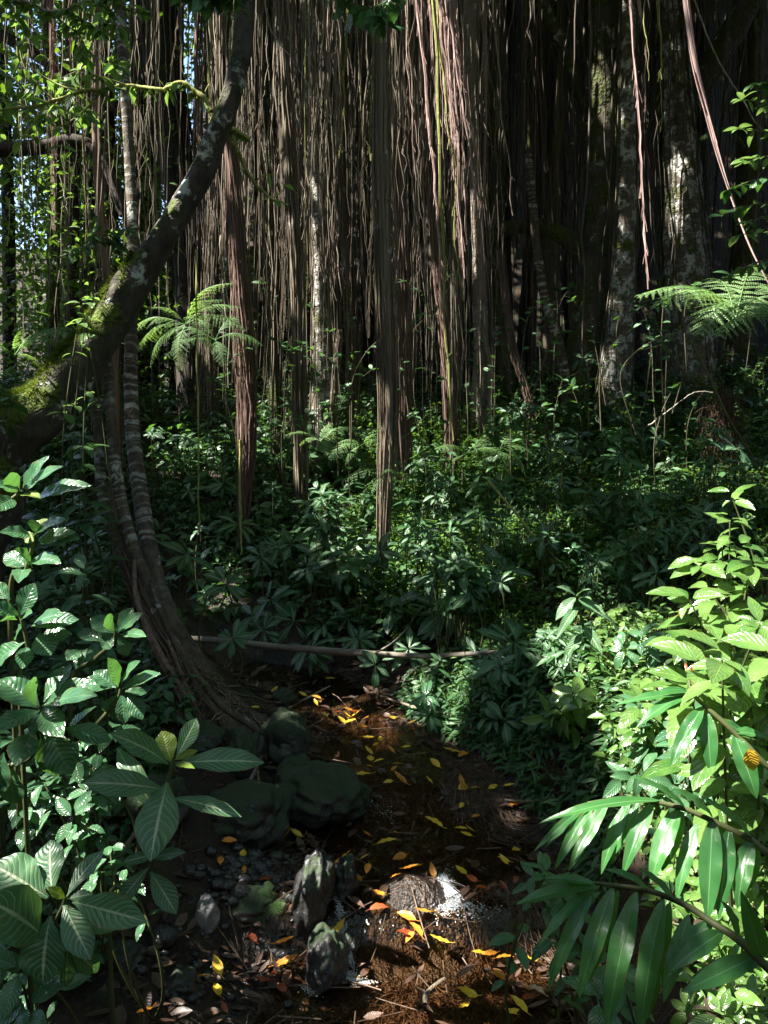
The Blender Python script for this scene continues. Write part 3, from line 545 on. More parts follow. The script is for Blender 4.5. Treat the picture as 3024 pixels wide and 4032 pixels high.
# ------------------------------------------------------------------ ferns
def frond_mb(mb, base, tip, up, L=None, n=17, pw=.17, arch=.5, dense=11, rnd=None, droop=.5, bw=.85):
    base, tip = np.asarray(base, float), np.asarray(tip, float); D = tip-base; L = np.linalg.norm(D); d = D/L
    side = nrm(np.cross(d, up)); u = nrm(np.cross(side, d)); t = np.linspace(0, 1, 30)
    c = base+D*t[:, None]+u*(np.sin(np.pi*t)*arch*L*.35)[:, None]; tg = nrm(np.gradient(c, axis=0))
    tube(mb, c, np.linspace(.006, .0015, 30)*L/.9, 5, rnd=.2)
    tt = np.linspace(.16, .985, n); cc = np.stack([np.interp(tt, t, c[:, k]) for k in range(3)], -1); tc = np.stack([np.interp(tt, t, tg[:, k]) for k in range(3)], -1)
    nn2 = nrm(np.cross(np.broadcast_to(side, cc.shape), tc))
    pl = L*pw*np.sin(np.pi*np.clip(tt*.85+.12, 0, 1))**.8*1.6; pl = np.minimum(pl, L*.42)
    for sgn in (-1, 1):
        pd = nrm(side*sgn*bw+tc*.5-nn2*.18+rng.normal(size=cc.shape)*.09)
        for dd_ in range(dense):
            s = (dd_+.6)/dense
            for k2 in (-1, 1):
                bp = cc+pd*(pl*s)[:, None]-nn2*(droop*pl*s*s*.5)[:, None]
                pdir = nrm(np.cross(pd, nn2)*k2+pd*.55)
                ll = np.minimum(.46*L*.83/n*(1-s*.72), pl*.4)+.002
                leaves(mb, bp, pdir, nn2+rng.normal(size=cc.shape)*.12, ll, np.minimum(pl/dense*.8, ll*.7), .3, 0, 2, 'strap', nx=1)
        # pinna rib
        pts = np.stack([cc+pd*(pl*s)[:, None]-nn2*(droop*pl*s*s*.5)[:, None] for s in np.linspace(0, 1, 4)], 1); strands(mb, pts, np.full((n, 4), .0012)*L, 3)
def fern(name, crown, fr, mat, label, group='ferns on the slope', **kw):
    e = empty(name, crown); tag(e, label, 'fern', group)
    for f in fr:
        mb = MB(); frond_mb(mb, f[0], f[1], f[2] if len(f) > 2 else np.array([0, -.35, 1.]), **kw); mb.build('frond', M[mat], e)
    return e
def fernpx(center, d, tips, mat, label, dt=None, **kw):
    c = P(center[0], center[1]-5, d); fr = [(c, P(x, y-5, d+(dt[i] if dt else rng.uniform(-.3, .3)))) for i, (x, y) in enumerate(tips)]
    fern('fern', c-np.array([0, 0, .5]), fr, mat, label, **kw)
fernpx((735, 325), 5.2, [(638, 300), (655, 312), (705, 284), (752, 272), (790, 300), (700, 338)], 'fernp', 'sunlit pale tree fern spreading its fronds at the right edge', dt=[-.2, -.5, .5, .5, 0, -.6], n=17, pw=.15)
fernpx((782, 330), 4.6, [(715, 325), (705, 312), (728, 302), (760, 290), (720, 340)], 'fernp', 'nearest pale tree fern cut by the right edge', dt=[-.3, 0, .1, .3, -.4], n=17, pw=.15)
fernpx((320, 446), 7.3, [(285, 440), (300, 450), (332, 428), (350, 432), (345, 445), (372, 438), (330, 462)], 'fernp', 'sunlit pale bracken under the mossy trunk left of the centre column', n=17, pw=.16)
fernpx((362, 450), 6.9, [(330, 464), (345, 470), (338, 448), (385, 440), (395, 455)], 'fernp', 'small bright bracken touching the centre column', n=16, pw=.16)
fernpx((466, 460), 7.0, [(435, 455), (445, 478), (470, 440), (500, 445), (510, 462), (495, 480)], 'fern', 'soft green fern below the pale trunk', n=17, pw=.17)
fernpx((500, 453), 6.8, [(478, 470), (520, 440), (535, 460), (525, 478), (505, 488)], 'fern', 'dim green fern right of the pale trunk foot', n=17, pw=.17)
fernpx((385, 478), 6.1, [(342, 487), (418, 490), (372, 497), (360, 520), (395, 484)], 'fernp', 'glossy drooping fern right in front of the centre column', n=16, pw=.14, dense=3)
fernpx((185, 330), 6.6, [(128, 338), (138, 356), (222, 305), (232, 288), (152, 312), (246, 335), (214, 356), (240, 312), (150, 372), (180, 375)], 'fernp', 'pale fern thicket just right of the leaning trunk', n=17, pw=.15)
fernpx((215, 345), 6.9, [(165, 362), (185, 322), (252, 318), (262, 350), (155, 345), (225, 372)], 'fern', 'dim fern between the leaning trunk and red column', n=17, pw=.16)
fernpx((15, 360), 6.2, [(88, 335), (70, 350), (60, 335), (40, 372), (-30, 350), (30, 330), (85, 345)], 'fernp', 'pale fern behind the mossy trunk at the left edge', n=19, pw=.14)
fernpx((720, 138), 9, [(695, 148), (710, 132), (735, 138), (745, 150)], 'fern', 'small dark fern high on the right trunk', n=16, pw=.2)
c = G(270, 905); fern('fern', c, [(c, P(276, 915, c[1]-.12)), (c, P(255, 925, c[1]-.1)), (c, P(267, 882, c[1]+.02)), (c, P(284, 905, c[1]-.05)), (c, P(260, 890, c[1]))], 'fern', 'tiny green fern on the mossy stone left of the tall wet rock', n=14, dense=6, pw=.24)
# ------------------------------------------------------------------ undergrowth ground cover (nobody could count it)
def cover(name, n, xr, yr, hmax, L, mat, label, nl=7, cond=None, stems=True, dens=None, prof='ovate', na=3, wr=.5, tilt=.5):
    x = rng.uniform(*xr, n*3) if not callable(xr) else xr(n*3); y = np.sqrt(rng.uniform(yr[0]**2, yr[1]**2, n*3)); x = x*y
    ok = np.ones(len(x), bool) if cond is None else cond(x, y)
    if dens is not None: ok &= rng.random(len(x)) < dens(x, y)
    x, y = x[ok][:n], y[ok][:n]; n = len(x); z = terr(x, y)
    h = hmax*(1+.9*sm(7.6, 9.6, y))*(.12+.88*rng.random(n)**1.4)*(.55+.45*(.5+.5*np.clip(vnoise(x, y, 2.2, 5), -1, 1)))
    lean = rng.normal(size=(n, 2))*.22*h[:, None]; lean[:, 1] -= .15*h
    mb = MB(); tp = rng.uniform(.3, 1, (n, nl)); tp[:, 0] = 1
    az = rng.random((n, nl))*6.28
    bp = np.stack([x[:, None]+lean[:, :1]*tp**1.5, y[:, None]+lean[:, 1:]*tp**1.5, z[:, None]+h[:, None]*tp], -1)
    d = np.stack([np.cos(az), np.sin(az), rng.normal(-.05, .35, az.shape)], -1)
    up = np.stack([rng.normal(0, tilt*.7, az.shape), rng.normal(-.25, tilt*.7, az.shape), np.ones_like(az)], -1)
    ll = rng.uniform(*L, (n, nl))*(.75+.5*rng.random((n, 1)))
    rn = np.clip(rng.random((n, 1))+rng.normal(size=(n, nl))*.15, 0, 1)
    leaves(mb, bp.reshape(-1, 3), d.reshape(-1, 3), up.reshape(-1, 3), ll.ravel(), ll.ravel()*wr*rng.uniform(.8, 1.1, ll.size), rng.uniform(.2, .9, ll.size), .25, na, prof, rnd=rn.ravel())
    o = mb.build(name, M[mat]); tag(o, label, 'plants', None, 'stuff')
    if stems:
        ms = MB(); t_ = np.linspace(0, 1, 4); pts = np.stack([x[:, None]+lean[:, :1]*t_**1.5, y[:, None]+lean[:, 1:]*t_**1.5, z[:, None]-.02+(h[:, None]+.02)*t_], -1)
        strands(ms, pts, np.full((n, 4), .003), 3); tag(ms.build(name.replace('leaves', 'stems'), M['stem']), 'thin green stems of the '+label.split(' of ')[-1][:50], 'plants', None, 'stuff')
def offstream(x, y, m=.12): return np.abs(x-xc(y)) > hw(y)+m
cover('undergrowth_leaves', 8200, (-.62, .62), (5.5, 12.5), .46, (.05, .105), 'cover', 'dense dark mass of small leaves covering the slope', cond=lambda x, y: offstream(x, y, .2))
cover('undergrowth_leaves', 2200, (-.62, .62), (6.2, 12), .52, (.09, .16), 'cover', 'larger oval leaves scattered over the mass of the slope', nl=6, wr=.42, na=4)
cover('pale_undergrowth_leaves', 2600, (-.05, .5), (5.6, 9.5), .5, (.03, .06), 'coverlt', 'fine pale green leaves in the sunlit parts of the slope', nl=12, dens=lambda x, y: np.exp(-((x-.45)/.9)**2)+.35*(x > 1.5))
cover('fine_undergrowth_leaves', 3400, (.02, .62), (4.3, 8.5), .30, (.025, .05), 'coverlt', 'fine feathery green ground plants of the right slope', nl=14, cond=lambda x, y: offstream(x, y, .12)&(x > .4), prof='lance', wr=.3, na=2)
cover('stream_edge_leaves', 2500, (.0, .36), (3.1, 5.4), .20, (.05, .10), 'cover', 'low narrow leaved plants of the bank right of the stream head', nl=9, cond=lambda x, y: offstream(x, y, .05)&(x > xc(y))&(y < 5.0+.3*x)&((y > 4)|(x-xc(y)-hw(y) < .55)&(rng.random(len(x)) < .8)), prof='lance', wr=.26, na=3, tilt=.7)
cover('bright_bank_leaves', 2300, (.28, .85), (1.7, 4.4), .34, (.035, .075), 'bright', 'small bright leaves matting the sunny right bank', nl=9, cond=lambda x, y: (x-xc(y) > hw(y)+.22))
cover('left_bank_leaves', 900, (-.8, -.2), (2.4, 5.6), .30, (.05, .10), 'cover', 'dark small leaves of the left bank', nl=8, cond=lambda x, y: (x-xc(y) < -hw(y)-.55))
# ------------------------------------------------------------------ rosette shrubs
def whorl(mb, c, axis, n, Rr, wr, pitch=(.0, .5), prof='obov', droop=(.3, .9), rnd=None, wave=.06, na=8, az0=None, fold=.22):
    axis = nrm(axis); s = nrm(np.cross(axis, [.3, 1, .2])); b = np.cross(axis, s)
    az = (rng.random()*6.28 if az0 is None else az0)+np.arange(n)*2.399+rng.normal(size=n)*.2
    pt = rng.uniform(*pitch, n); d = (s*np.cos(az)[:, None]+b*np.sin(az)[:, None])*np.cos(pt)[:, None]+axis*np.sin(pt)[:, None]
    L = Rr*rng.uniform(.7, 1.1, n); L[rng.random(n) < .2] *= .55
    leaves(mb, np.asarray(c)+d*.012+axis*.015*rng.normal(size=(n, 1)), d, np.broadcast_to(axis, (n, 3))+rng.normal(size=(n, 3))*.15, L, L*wr*rng.uniform(.85, 1.1, n), rng.uniform(*droop, n), fold, na, prof, wave, rnd)
def stemtube(mb, a, b, r0, r1, bow=.05, n=14):
    t = np.linspace(0, 1, n)[:, None]; a, b = np.asarray(a, float), np.asarray(b, float)
    q = a*(1-t)+b*t+np.array([rng.normal()*bow, rng.normal()*bow, 0])*np.sin(np.pi*t)
    tube(mb, q, np.linspace(r0, r1, n), 6, bump=.1); return q
ros5 = [(515, 1380, 150), (750, 1310, 130), (820, 1650, 125), (1140, 1660, 150), (1195, 1490, 160), (240, 1730, 120), (415, 1750, 115), (330, 1900, 115), (1080, 1410, 115), (1280, 1550, 105), (1540, 1850, 140), (920, 1890, 100), (1010, 1640, 70), (1480, 1430, 115), (140, 1290, 90), (220, 1270, 90), (720, 1990, 80), (1110, 1030, 60), (1150, 930, 70), (500, 1270, 80), (310, 1400, 80), (1350, 1100, 90), (1470, 1500, 60), (1250, 1700, 80), (560, 1700, 90), (620, 1830, 80), (100, 1600, 100), (60, 1780, 80), (1330, 1940, 90), (1570, 1960, 110)]
ros6 = [(300, 1930, 110), (790, 740, 130), (560, 170, 90), (880, 1150, 60), (930, 1270, 45), (1080, 1110, 60), (1250, 1130, 70), (600, 970, 90), (530, 640, 100), (650, 1380, 80), (1000, 1450, 100), (180, 470, 90), (560, 1060, 70), (330, 1230, 80), (1320, 1060, 70), (760, 1250, 60), (400, 700, 80), (920, 200, 80), (1100, 300, 80), (1560, 270, 80), (1000, 640, 60), (420, 900, 70), (1480, 700, 90)]
ros4 = [(1270, 1280, 110), (1110, 1330, 110), (1120, 960, 100), (1330, 900, 90), (1340, 1510, 95), (1230, 1570, 80), (430, 560, 75), (480, 640, 80), (430, 760, 75), (1470, 620, 90), (1100, 640, 60), (900, 620, 50), (1180, 1180, 80), (1420, 1150, 90), (1550, 1350, 90), (1000, 1480, 70), (1500, 1700, 90), (1380, 1830, 80), (560, 1240, 80), (330, 1560, 90), (640, 1600, 90), (740, 740, 60), (1620, 930, 60)]
GR = 'rosette shrubs on the slope'
def rosette(px, py, r, big=False):
    ds = np.linspace(4.4, 10.5, 400); pp = np.array([P(px, py, q) for q in ds]); hh = pp[:, 2]-terr(pp[:, 0], pp[:, 1])
    okk = np.where(hh < (rng.uniform(.46, .62) if py < 605 else rng.uniform(.18, .34)))[0]; d = float(ds[okk[0]] if len(okk) else 9.); c = P(px, py, d); rad = r*mpp(d)*1.05
    gz = float(terr(c[0], c[1])); e = empty('rosette_shrub', (c[0], c[1], gz))
    ms = MB(); stemtube(ms, (c[0], c[1], gz-.03), c, .007, .005); ms.build('stem', M['stem'], e)
    if rng.random() < .25: rad *= .7
    mb = MB(); ax = np.array([rng.normal()*.4, -.8+rng.normal()*.3, 1.]); n = int(rng.integers(5, 12))
    whorl(mb, c, ax, n, rad*1.5, rng.uniform(.27, .36), (-.15, .3), 'obov', (.2, .8))
    c2 = c-nrm(ax)*rad*.35
    if rng.random() < .7 and c2[2] > gz+.05: whorl(mb, c2, ax, 4, rad*1.3, .3, (-.3, .1), 'obov', (.3, .9))
    mb.build('foliage', M['rosette'], e)
    sz = 'large' if r > 20 else 'small' if r < 13.5 else 'mid sized'
    later(e, f'{sz} dark rosette shrub', px, py, 'shrub', GR)
for L_, ox in ((ros5, 254), (ros6, 488.6), (ros4, 0)):
    for X, Y, r in L_: rosette(ox+.1684*X, 330.2+.1684*Y, r*.1684)
# scrambling leafy sprigs in the root forest edge (thin stems with small leaves)
def sprig(pl, d, mat, label, nl=14, L=(.05, .09), wr=.5, cat='plant', group='leafy sprigs', name='sprig', r=.006, later_=None):
    q = spl(np.array([P(x, y, d if np.isscalar(d) else d[i]) for i, (x, y) in enumerate(pl)]), 30)
    e = empty(name, q[0]); ms = MB(); tube(ms, q, np.linspace(r, r*.4, 30), 5, bump=.15); ms.build('stem', M['sprigstem'], e)
    mb = MB(); i = rng.integers(6, 30, nl); i[:3] = 29; az = rng.random(nl)*6.28
    d_ = np.stack([np.cos(az), np.sin(az), rng.normal(0, .35, nl)], -1)+nrm(q[29]-q[20])*.6
    ll = rng.uniform(*L, nl); leaves(mb, q[i], d_, np.stack([rng.normal(0, .4, nl), rng.normal(-.4, .3, nl), np.ones(nl)], -1), ll, ll*wr, rng.uniform(.2, .8, nl), .2, 5, 'ovate'); mb.build('foliage', M[mat], e)
    tag(e, label, cat, group) if label else later(e, later_, pl[-1][0], pl[-1][1], cat, group)
for k in range(84):
    px = rng.uniform(215, 700); py = rng.uniform(300, 440); ln = rng.uniform(20, 60); a = rng.uniform(-2.6, -.5)
    x2, y2 = px+math.cos(a)*ln, py+math.sin(a)*ln*.8
    sprig([(px+rng.normal()*8, py+75), (px, py+18), (px*.6+x2*.4, py*.6+y2*.4), (x2, y2)], rng.uniform(6.6, 9), 'cover', None, 9, (.06, .11), later_='thin glossy leaved sprig', group='sprigs among the hanging roots')
for k, (x, y, x2, y2) in enumerate([(790, 120, 742, 100), (800, 150, 738, 128), (790, 180, 728, 190), (790, 205, 722, 215), (795, 235, 738, 236), (790, 95, 755, 85), (800, 165, 745, 160), (790, 260, 730, 275), (800, 220, 750, 222)]):
    sprig([(x, y), ((x+x2)/2, (y+y2)/2-6), (x2, y2)], 4.6, 'bright' if k in (0, 1, 4, 6) else 'cover', None, 16, (.06, .10), later_='leafy side twig', group='twigs at the right edge')
sprig([(640, 350), (660, 345), (678, 330), (690, 305)], 5.6, 'twig_leaf', 'lime leaved mossy twig below the tree fern', 22, (.03, .06), name='twig')
sprig([(690, 380), (665, 345), (655, 320), (648, 312)], 5.6, 'twig_leaf', 'second small lime twig left of the mossy lime one', 14, (.03, .06), name='twig')
e = empty('tall_sprig', G(621, 500)); c = P(620, 460, 6.5); ms = MB(); stemtube(ms, G(621, 500), P(623, 433, 6.5), .007, .004, .02); ms.build('stem', M['stem'], e)
mb = MB(); whorl(mb, P(622, 437, 6.5), (0, -.4, 1), 5, .16, .5, (0, .5)); whorl(mb, P(620, 458, 6.5), (0, -.4, 1), 8, .24, .38, (-.3, .3)); mb.build('foliage', M['cover'], e); tag(e, 'single taller sprig with a bright tip standing on the right slope', 'plant', 'leafy sprigs')
# tall rosette plant on right bank with drooping veined leaves
def blade(e, base, tip, W, mat, nrmv=(0, -.6, 1), droop=.35, prof='ovate', na=14, wave=.09, fold=.2, nx=6, rnd=None, label=None):
    base, tip = np.asarray(base, float), np.asarray(tip, float); D = tip-base; L = np.linalg.norm(D); d = D/L; up = np.asarray(nrmv, float)
    side = nrm(np.cross(d, up)); u = nrm(np.cross(side, d)); h = droop*.5
    d0 = d*math.cos(h)+u*math.sin(h)
    mb = MB(); leaves(mb, base, d0, u, L*1.02*(h/math.sin(h) if h else 1), W, droop, fold, na, prof, wave, rnd, nx); o = mb.build('leaf', M[mat], e)
    if label: o['label'] = label
    return o
def rp(off, X, Y, d): return P(off[0]+.1684*X, off[1]+.1684*Y, d)
R6 = (488.6, 330.2); R1 = (0, 668.4); R3 = (488.6, 668.4); R4 = (0, 330.2)
cb = rp(R6, 600, 2020, 4.0); gb = np.array([cb[0], cb[1], float(terr(cb[0], cb[1]))])
e = empty('tall_rosette_plant', gb); tag(e, 'tall plant with drooping white veined leaves on a bare stem, right bank', 'plant', 'veined plants')
ms = MB(); tube(ms, spl(np.array([gb, cb, rp(R6, 560, 1750, 4), rp(R6, 520, 1580, 4)]), 30), np.linspace(.012, .006, 30), 7); ms.build('stem', M['stem'], e)
for b, tp, w in [((520, 1590), (400, 1720), 75), ((520, 1580), (405, 1525), 60), ((525, 1580), (605, 1540), 40), ((530, 1600), (690, 1690), 70), ((530, 1640), (405, 1830), 60), ((540, 1640), (760, 1760), 60), ((560, 1760), (670, 1930), 75), ((560, 1800), (445, 1980), 70), ((540, 1600), (610, 1600), 35)]:
    blade(e, rp(R6, *b, 4), rp(R6, *tp, 3.9+rng.uniform(-.15, .15)), w*.1684*mpp(4), 'vein', droop=.7, rnd=rng.random())
# ------------------------------------------------------------------ hero plants
def hero(name, label, off, d, lv, stem=None, mat='vein', prof='obov', group='veined plants'):
    s0 = stem[-1]; g0 = rp(off, s0[0], s0[1], d); g0[2] = float(terr(g0[0], g0[1])); e = empty(name, g0); tag(e, label, 'plant', group)
    if stem:
        ms = MB(); q = spl(np.array([rp(off, *s, d) for s in stem]+[g0]), 40); tube(ms, q, np.linspace(.005, .0075, 40)*d/2, 8, bump=.1); ms.build('stem', M['stem'], e)
    for b, tp, w, *o in lv:
        o = o[0] if o else {}
        dt = o.get('dt', rng.uniform(-.14, .05)); m = o.get('m', mat)
        blade(e, rp(off, *b, d), rp(off, *tp, d+dt), w*.1684*mpp(d)*1.28, m, o.get('n', (rng.normal()*.3, -.75, .9)), o.get('droop', .45), prof, rnd=rng.random(), label='young lime green leaf' if m == 'vein_y' else None)
hero('veined_plant', 'large white veined plant with spreading leaves beside the mossy stream rocks', R1, 2.05, [((1000, 570), (660, 390), 135), ((1020, 560), (962, 375), 115, dict(m='vein_y', dt=.05, n=(.2, -1, .15), droop=.2)), ((1045, 530), (1165, 300), 90, dict(dt=.1, n=(.3, -1, .3))), ((1040, 565), (1560, 560), 130), ((1035, 545), (1172, 490), 45, dict(m='vein_y')), ((1035, 580), (1155, 595), 35, dict(m='vein_y')), ((995, 670), (895, 1135), 195, dict(n=(.1, -1, .45), dt=-.18)), ((985, 720), (505, 680), 140), ((1010, 770), (1425, 880), 85), ((960, 900), (700, 480), 110, dict(dt=.15)), ((930, 1110), (735, 1150), 62), ((885, 1180), (700, 1405), 85), ((890, 1200), (1045, 1455), 112), ((905, 1130), (1100, 1095), 60), ((900, 1100), (825, 965), 55)],
     [(1030, 540), (1005, 650), (960, 850), (915, 1120), (885, 1200), (760, 1300), (650, 1430)])
hero('veined_plant', 'bold white veined plant filling the lower left corner', R1, 1.6, [((310, 1345), (300, 1025), 165, dict(n=(.1, -1, .3), dt=.1)), ((395, 1355), (612, 1085), 100, dict(dt=.1)), ((285, 1360), (-40, 1165), 220), ((250, 1590), (-80, 1370), 255), ((430, 1385), (865, 1505), 160), ((375, 1395), (535, 1725), 145), ((300, 1470), (255, 1865), 240, dict(n=(-.1, -1, .5))), ((400, 1370), (548, 1340), 55), ((390, 1370), (288, 1300), 50, dict(m='vein_y')), ((400, 1400), (690, 1545), 110, dict(dt=.1)), ((300, 1400), (60, 1640), 150, dict(dt=.12)), ((400, 1600), (575, 1800), 100, dict(dt=.1)), ((400, 1660), (390, 1890), 70, dict(dt=.05))],
     [(390, 1360), (370, 1420), (330, 1500), (250, 1700), (180, 1850)])
hero('broadleaf_shrub', 'broad leaved shrub whorl nearest the left edge above the veined plants', R1, 2.25, [((240, 240), (0, 70), 150), ((215, 220), (195, 60), 85), ((260, 220), (548, 65), 95), ((270, 225), (572, 165), 105), ((240, 250), (-30, 370), 115), ((250, 240), (372, 405), 125), ((235, 260), (205, 395), 70), ((200, 370), (95, 575), 135), ((375, 355), (652, 425), 105), ((280, 370), (425, 625), 155), ((230, 340), (330, 640), 110, dict(dt=.1)), ((60, 560), (90, 800), 140), ((20, 500), (-30, 760), 120), ((260, 200), (420, -20), 100, dict(dt=.1))],
     [(245, 220), (235, 300), (190, 520), (60, 580), (-60, 700)], 'broad', 'obov', 'broad leaved shrubs at left')
hero('broadleaf_shrub', 'broad leaved shrub sprig between the left edge shrub and the ringed roots', R1, 2.9, [((720, 130), (950, 35), 75), ((730, 140), (870, 145), 50), ((700, 145), (650, 280), 95), ((720, 150), (735, 330), 75), ((760, 150), (845, 300), 85), ((690, 120), (560, 20), 85), ((700, 110), (640, -60), 80), ((720, 110), (830, -40), 75), ((690, 110), (480, 90), 90)],
     [(720, 120), (700, 180), (640, 260), (500, 420), (380, 600)], 'broad', 'obov', 'broad leaved shrubs at left')
hero('broadleaf_shrub', 'broad leaved shrub tip high at left under the leaning trunk', R4, 2.6, [((140, 960), (290, 750), 110), ((150, 960), (372, 810), 95), ((130, 950), (-40, 930), 110), ((230, 985), (540, 925), 105), ((150, 970), (255, 830), 80), ((110, 980), (240, 1000), 70, dict(m='vein_y')), ((100, 960), (60, 850), 90), ((80, 1000), (-60, 1080), 90)],
     [(140, 950), (60, 1010), (-20, 1060), (-80, 1200)], 'broad', 'ovate', 'broad leaved shrubs at left')
hero('broadleaf_shrub', 'broad leaved shrub with a lime young leaf halfway up the left edge', R4, 2.5, [((210, 1200), (190, 1125), 60), ((200, 1220), (395, 1130), 95), ((230, 1240), (470, 1240), 100), ((180, 1220), (0, 1200), 85), ((200, 1210), (150, 1260), 80, dict(m='vein_y')), ((220, 1200), (280, 1120), 80, dict(m='vein_y')), ((240, 1260), (450, 1200), 90), ((180, 1370), (360, 1385), 100), ((150, 1400), (30, 1330), 100), ((140, 1420), (110, 1500), 80), ((190, 1400), (90, 1300), 90)],
     [(205, 1200), (190, 1300), (150, 1440), (60, 1700)], 'broad', 'ovate', 'broad leaved shrubs at left')
hero('broadleaf_shrub', 'broad leaved shrub with glossy grey sheen low at the left edge', R4, 2.3, [((120, 1700), (205, 1505), 100), ((120, 1700), (-60, 1640), 90), ((130, 1720), (190, 1680), 60), ((150, 1740), (95, 1835), 70), ((100, 1720), (-60, 1760), 100), ((200, 1740), (370, 1690), 90), ((180, 1760), (460, 1720), 100), ((230, 1800), (300, 1930), 120), ((150, 1850), (-40, 2000), 120), ((160, 1880), (130, 2010), 80), ((200, 1860), (420, 1800), 100), ((60, 1600), (-40, 1510), 80)],
     [(120, 1690), (150, 1800), (170, 1950), (120, 2150)], 'broad', 'obov', 'broad leaved shrubs at left')
hero('broadleaf_shrub', 'broad leaved shrub whorl standing left of the log end', R4, 3.1, [((690, 1800), (540, 1710), 85), ((680, 1790), (640, 1690), 65), ((700, 1790), (790, 1650), 75), ((700, 1800), (842, 1685), 75), ((680, 1810), (610, 1890), 85), ((710, 1810), (865, 1820), 60), ((700, 1820), (760, 1930), 70), ((640, 1850), (460, 1800), 70), ((480, 1900), (400, 1960), 80), ((480, 1900), (560, 1960), 70), ((520, 1890), (450, 2010), 60)],
     [(690, 1790), (660, 1870), (560, 1960), (420, 2150)], 'broad', 'obov', 'broad leaved shrubs at left')
# left filler shrubs: branching stems with whorls
def bush(name, label, pts, d, mat, Rr, wr, n=6, prof='ovate', group=None, cat='shrub', foot=None, pitch=(-.1, .5), extra=2, later_=None):
    cs = [P(x, y, d+rng.uniform(-.15, .15)) for x, y in pts]; m = np.mean(cs, 0); fx = P(*foot, d) if foot else m+np.array([.1, .05, 0]); g0 = np.array([fx[0], fx[1], float(terr(fx[0], fx[1]))])
    e = empty(name, g0); ms, mb = MB(), MB()
    for c in cs:
        q = stemtube(ms, g0-np.array([0, 0, .03]), c, .007, .003, .08)
        ax = nrm(nrm(q[-1]-q[-4])+np.array([0, -.35, .5])); whorl(mb, c, ax, n, Rr, wr, pitch, prof, (.3, 1.), na=7)
        for k in range(extra):                              # opposite pairs lower down the stem
            i = 12-2*k; p = q[max(i, 4)]; whorl(mb, p, ax, 2+(k % 2), Rr*1.05, wr, (-.3, .2), prof, (.4, 1.), na=7)
    ms.build('stem', M['stem'], e); mb.build('foliage', M[mat], e)
    if label: tag(e, label, cat, group)
    else: later(e, later_, float(np.mean([p[0] for p in pts])), float(np.mean([p[1] for p in pts])), cat, group)
GB = 'leafy shrubs on the left bank'
bush('leafy_shrub', 'low leafy shrub with glinting small leaves left of the veined plant', [(15, 790), (45, 785), (70, 800), (60, 775), (90, 790), (25, 810), (40, 825), (75, 820), (95, 770)], 2.5, 'broad', .085, .5, 6, group=GB)
bush('leafy_shrub', 'leafy shrub tucked under the left edge whorl', [(15, 740), (45, 750), (70, 740), (20, 765), (85, 755), (110, 735)], 2.7, 'broad', .11, .45, 6, group=GB)
bush('leafy_shrub', 'dim leafy shrub between the ringed roots and left edge', [(60, 590), (80, 610), (95, 640), (60, 640), (40, 600), (85, 575), (70, 665), (100, 665)], 3.6, 'broad', .15, .4, 6, group=GB)
bush('leafy_shrub', 'dark leafy shrub under the mossy trunk at left', [(80, 470), (70, 500), (60, 530), (90, 520), (85, 445), (70, 560), (45, 520)], 4.6, 'cover', .17, .42, 6, group=GB)
bush('leafy_shrub', 'tiny leaved shrub in the extreme lower left corner', [(10, 950), (20, 970), (5, 985), (12, 1000), (30, 1010)], 1.7, 'broad', .08, .5, 6, group=GB)
bush('leafy_shrub', 'small sprig with two toned leaves right of the lower left plant', [(110, 850), (125, 865), (100, 870)], 2.3, 'broad', .07, .5, 5, group=GB)
bush('leafy_shrub', 'leaf sprig on the trunk of the leaning tree', [(82, 305), (86, 318), (78, 325), (92, 300)], 4.6, 'twig_leaf', .09, .55, 4, group=GB, foot=(95, 420))
bush('leafy_shrub', 'whorl of small leaves on the mossy trunk at left', [(14, 398), (8, 405)], 4.3, 'cover', .14, .42, 6, group=GB, foot=(-60, 560))
# right bank: bright shrubs
GS = 'bright shrubs on the sunny right bank'
rb = [([(733, 500), (730, 520), (722, 545), (738, 550)], 3.0, .10, 'tallest bright sprig rising above the right shrubs'),
      ([(700, 565), (725, 575), (750, 565), (768, 580), (712, 595), (740, 600), (764, 612)], 2.9, .13, 'bright shrub crown just under the tallest sprig'),
      ([(690, 600), (705, 625), (685, 640), (730, 628), (755, 640)], 2.6, .13, 'sunlit shrub whose pale leaves glare white'),
      ([(700, 665), (722, 660), (745, 672), (690, 690), (762, 690)], 2.2, .16, 'big lime leaved shrub at the right edge above the ginger'),
      ([(650, 690), (665, 700), (640, 705), (672, 720), (655, 730)], 2.9, .12, 'shrub with toothy leaves left of the big lime one'),
      ([(735, 715), (755, 730), (768, 745), (740, 750), (720, 735)], 2.4, .12, 'bright shrub behind the upper ginger stem'),
      ([(660, 760), (690, 765), (705, 780), (675, 785), (720, 770)], 2.6, .11, 'shrub in the shade of the upper ginger stem'),
      ([(745, 790), (765, 805), (740, 820), (768, 835)], 2.3, .12, 'bright shrub between the two long ginger stems'),
      ([(545, 875), (560, 890), (535, 880), (570, 905)], 2.25, .09, 'small oval leaved sprig left of the ginger leaf tips'),
      ([(620, 975), (600, 1000), (630, 1005), (610, 960)], 2.0, .10, 'oval leaved sprig under the lower ginger leaves'),
      ([(700, 985), (730, 990), (750, 1005), (690, 1010), (765, 985), (720, 1015)], 1.9, .075, 'small leaved vine in the lower right corner'),
      ([(765, 640), (775, 660), (760, 625)], 2.2, .14, 'shrub with one huge pale leaf cut by the right edge'),
      ([(640, 640), (655, 655), (625, 650), (668, 640)], 3.6, .10, 'paler shrub at the back of the right bank'),
      ([(575, 695), (560, 710), (590, 700), (580, 725)], 3.7, .13, 'isolated veined sprig above the eroded bank'),
      ([(700, 930), (735, 935), (760, 950), (715, 955)], 2.1, .08, 'bright small shrub below the lowest ginger stem')]
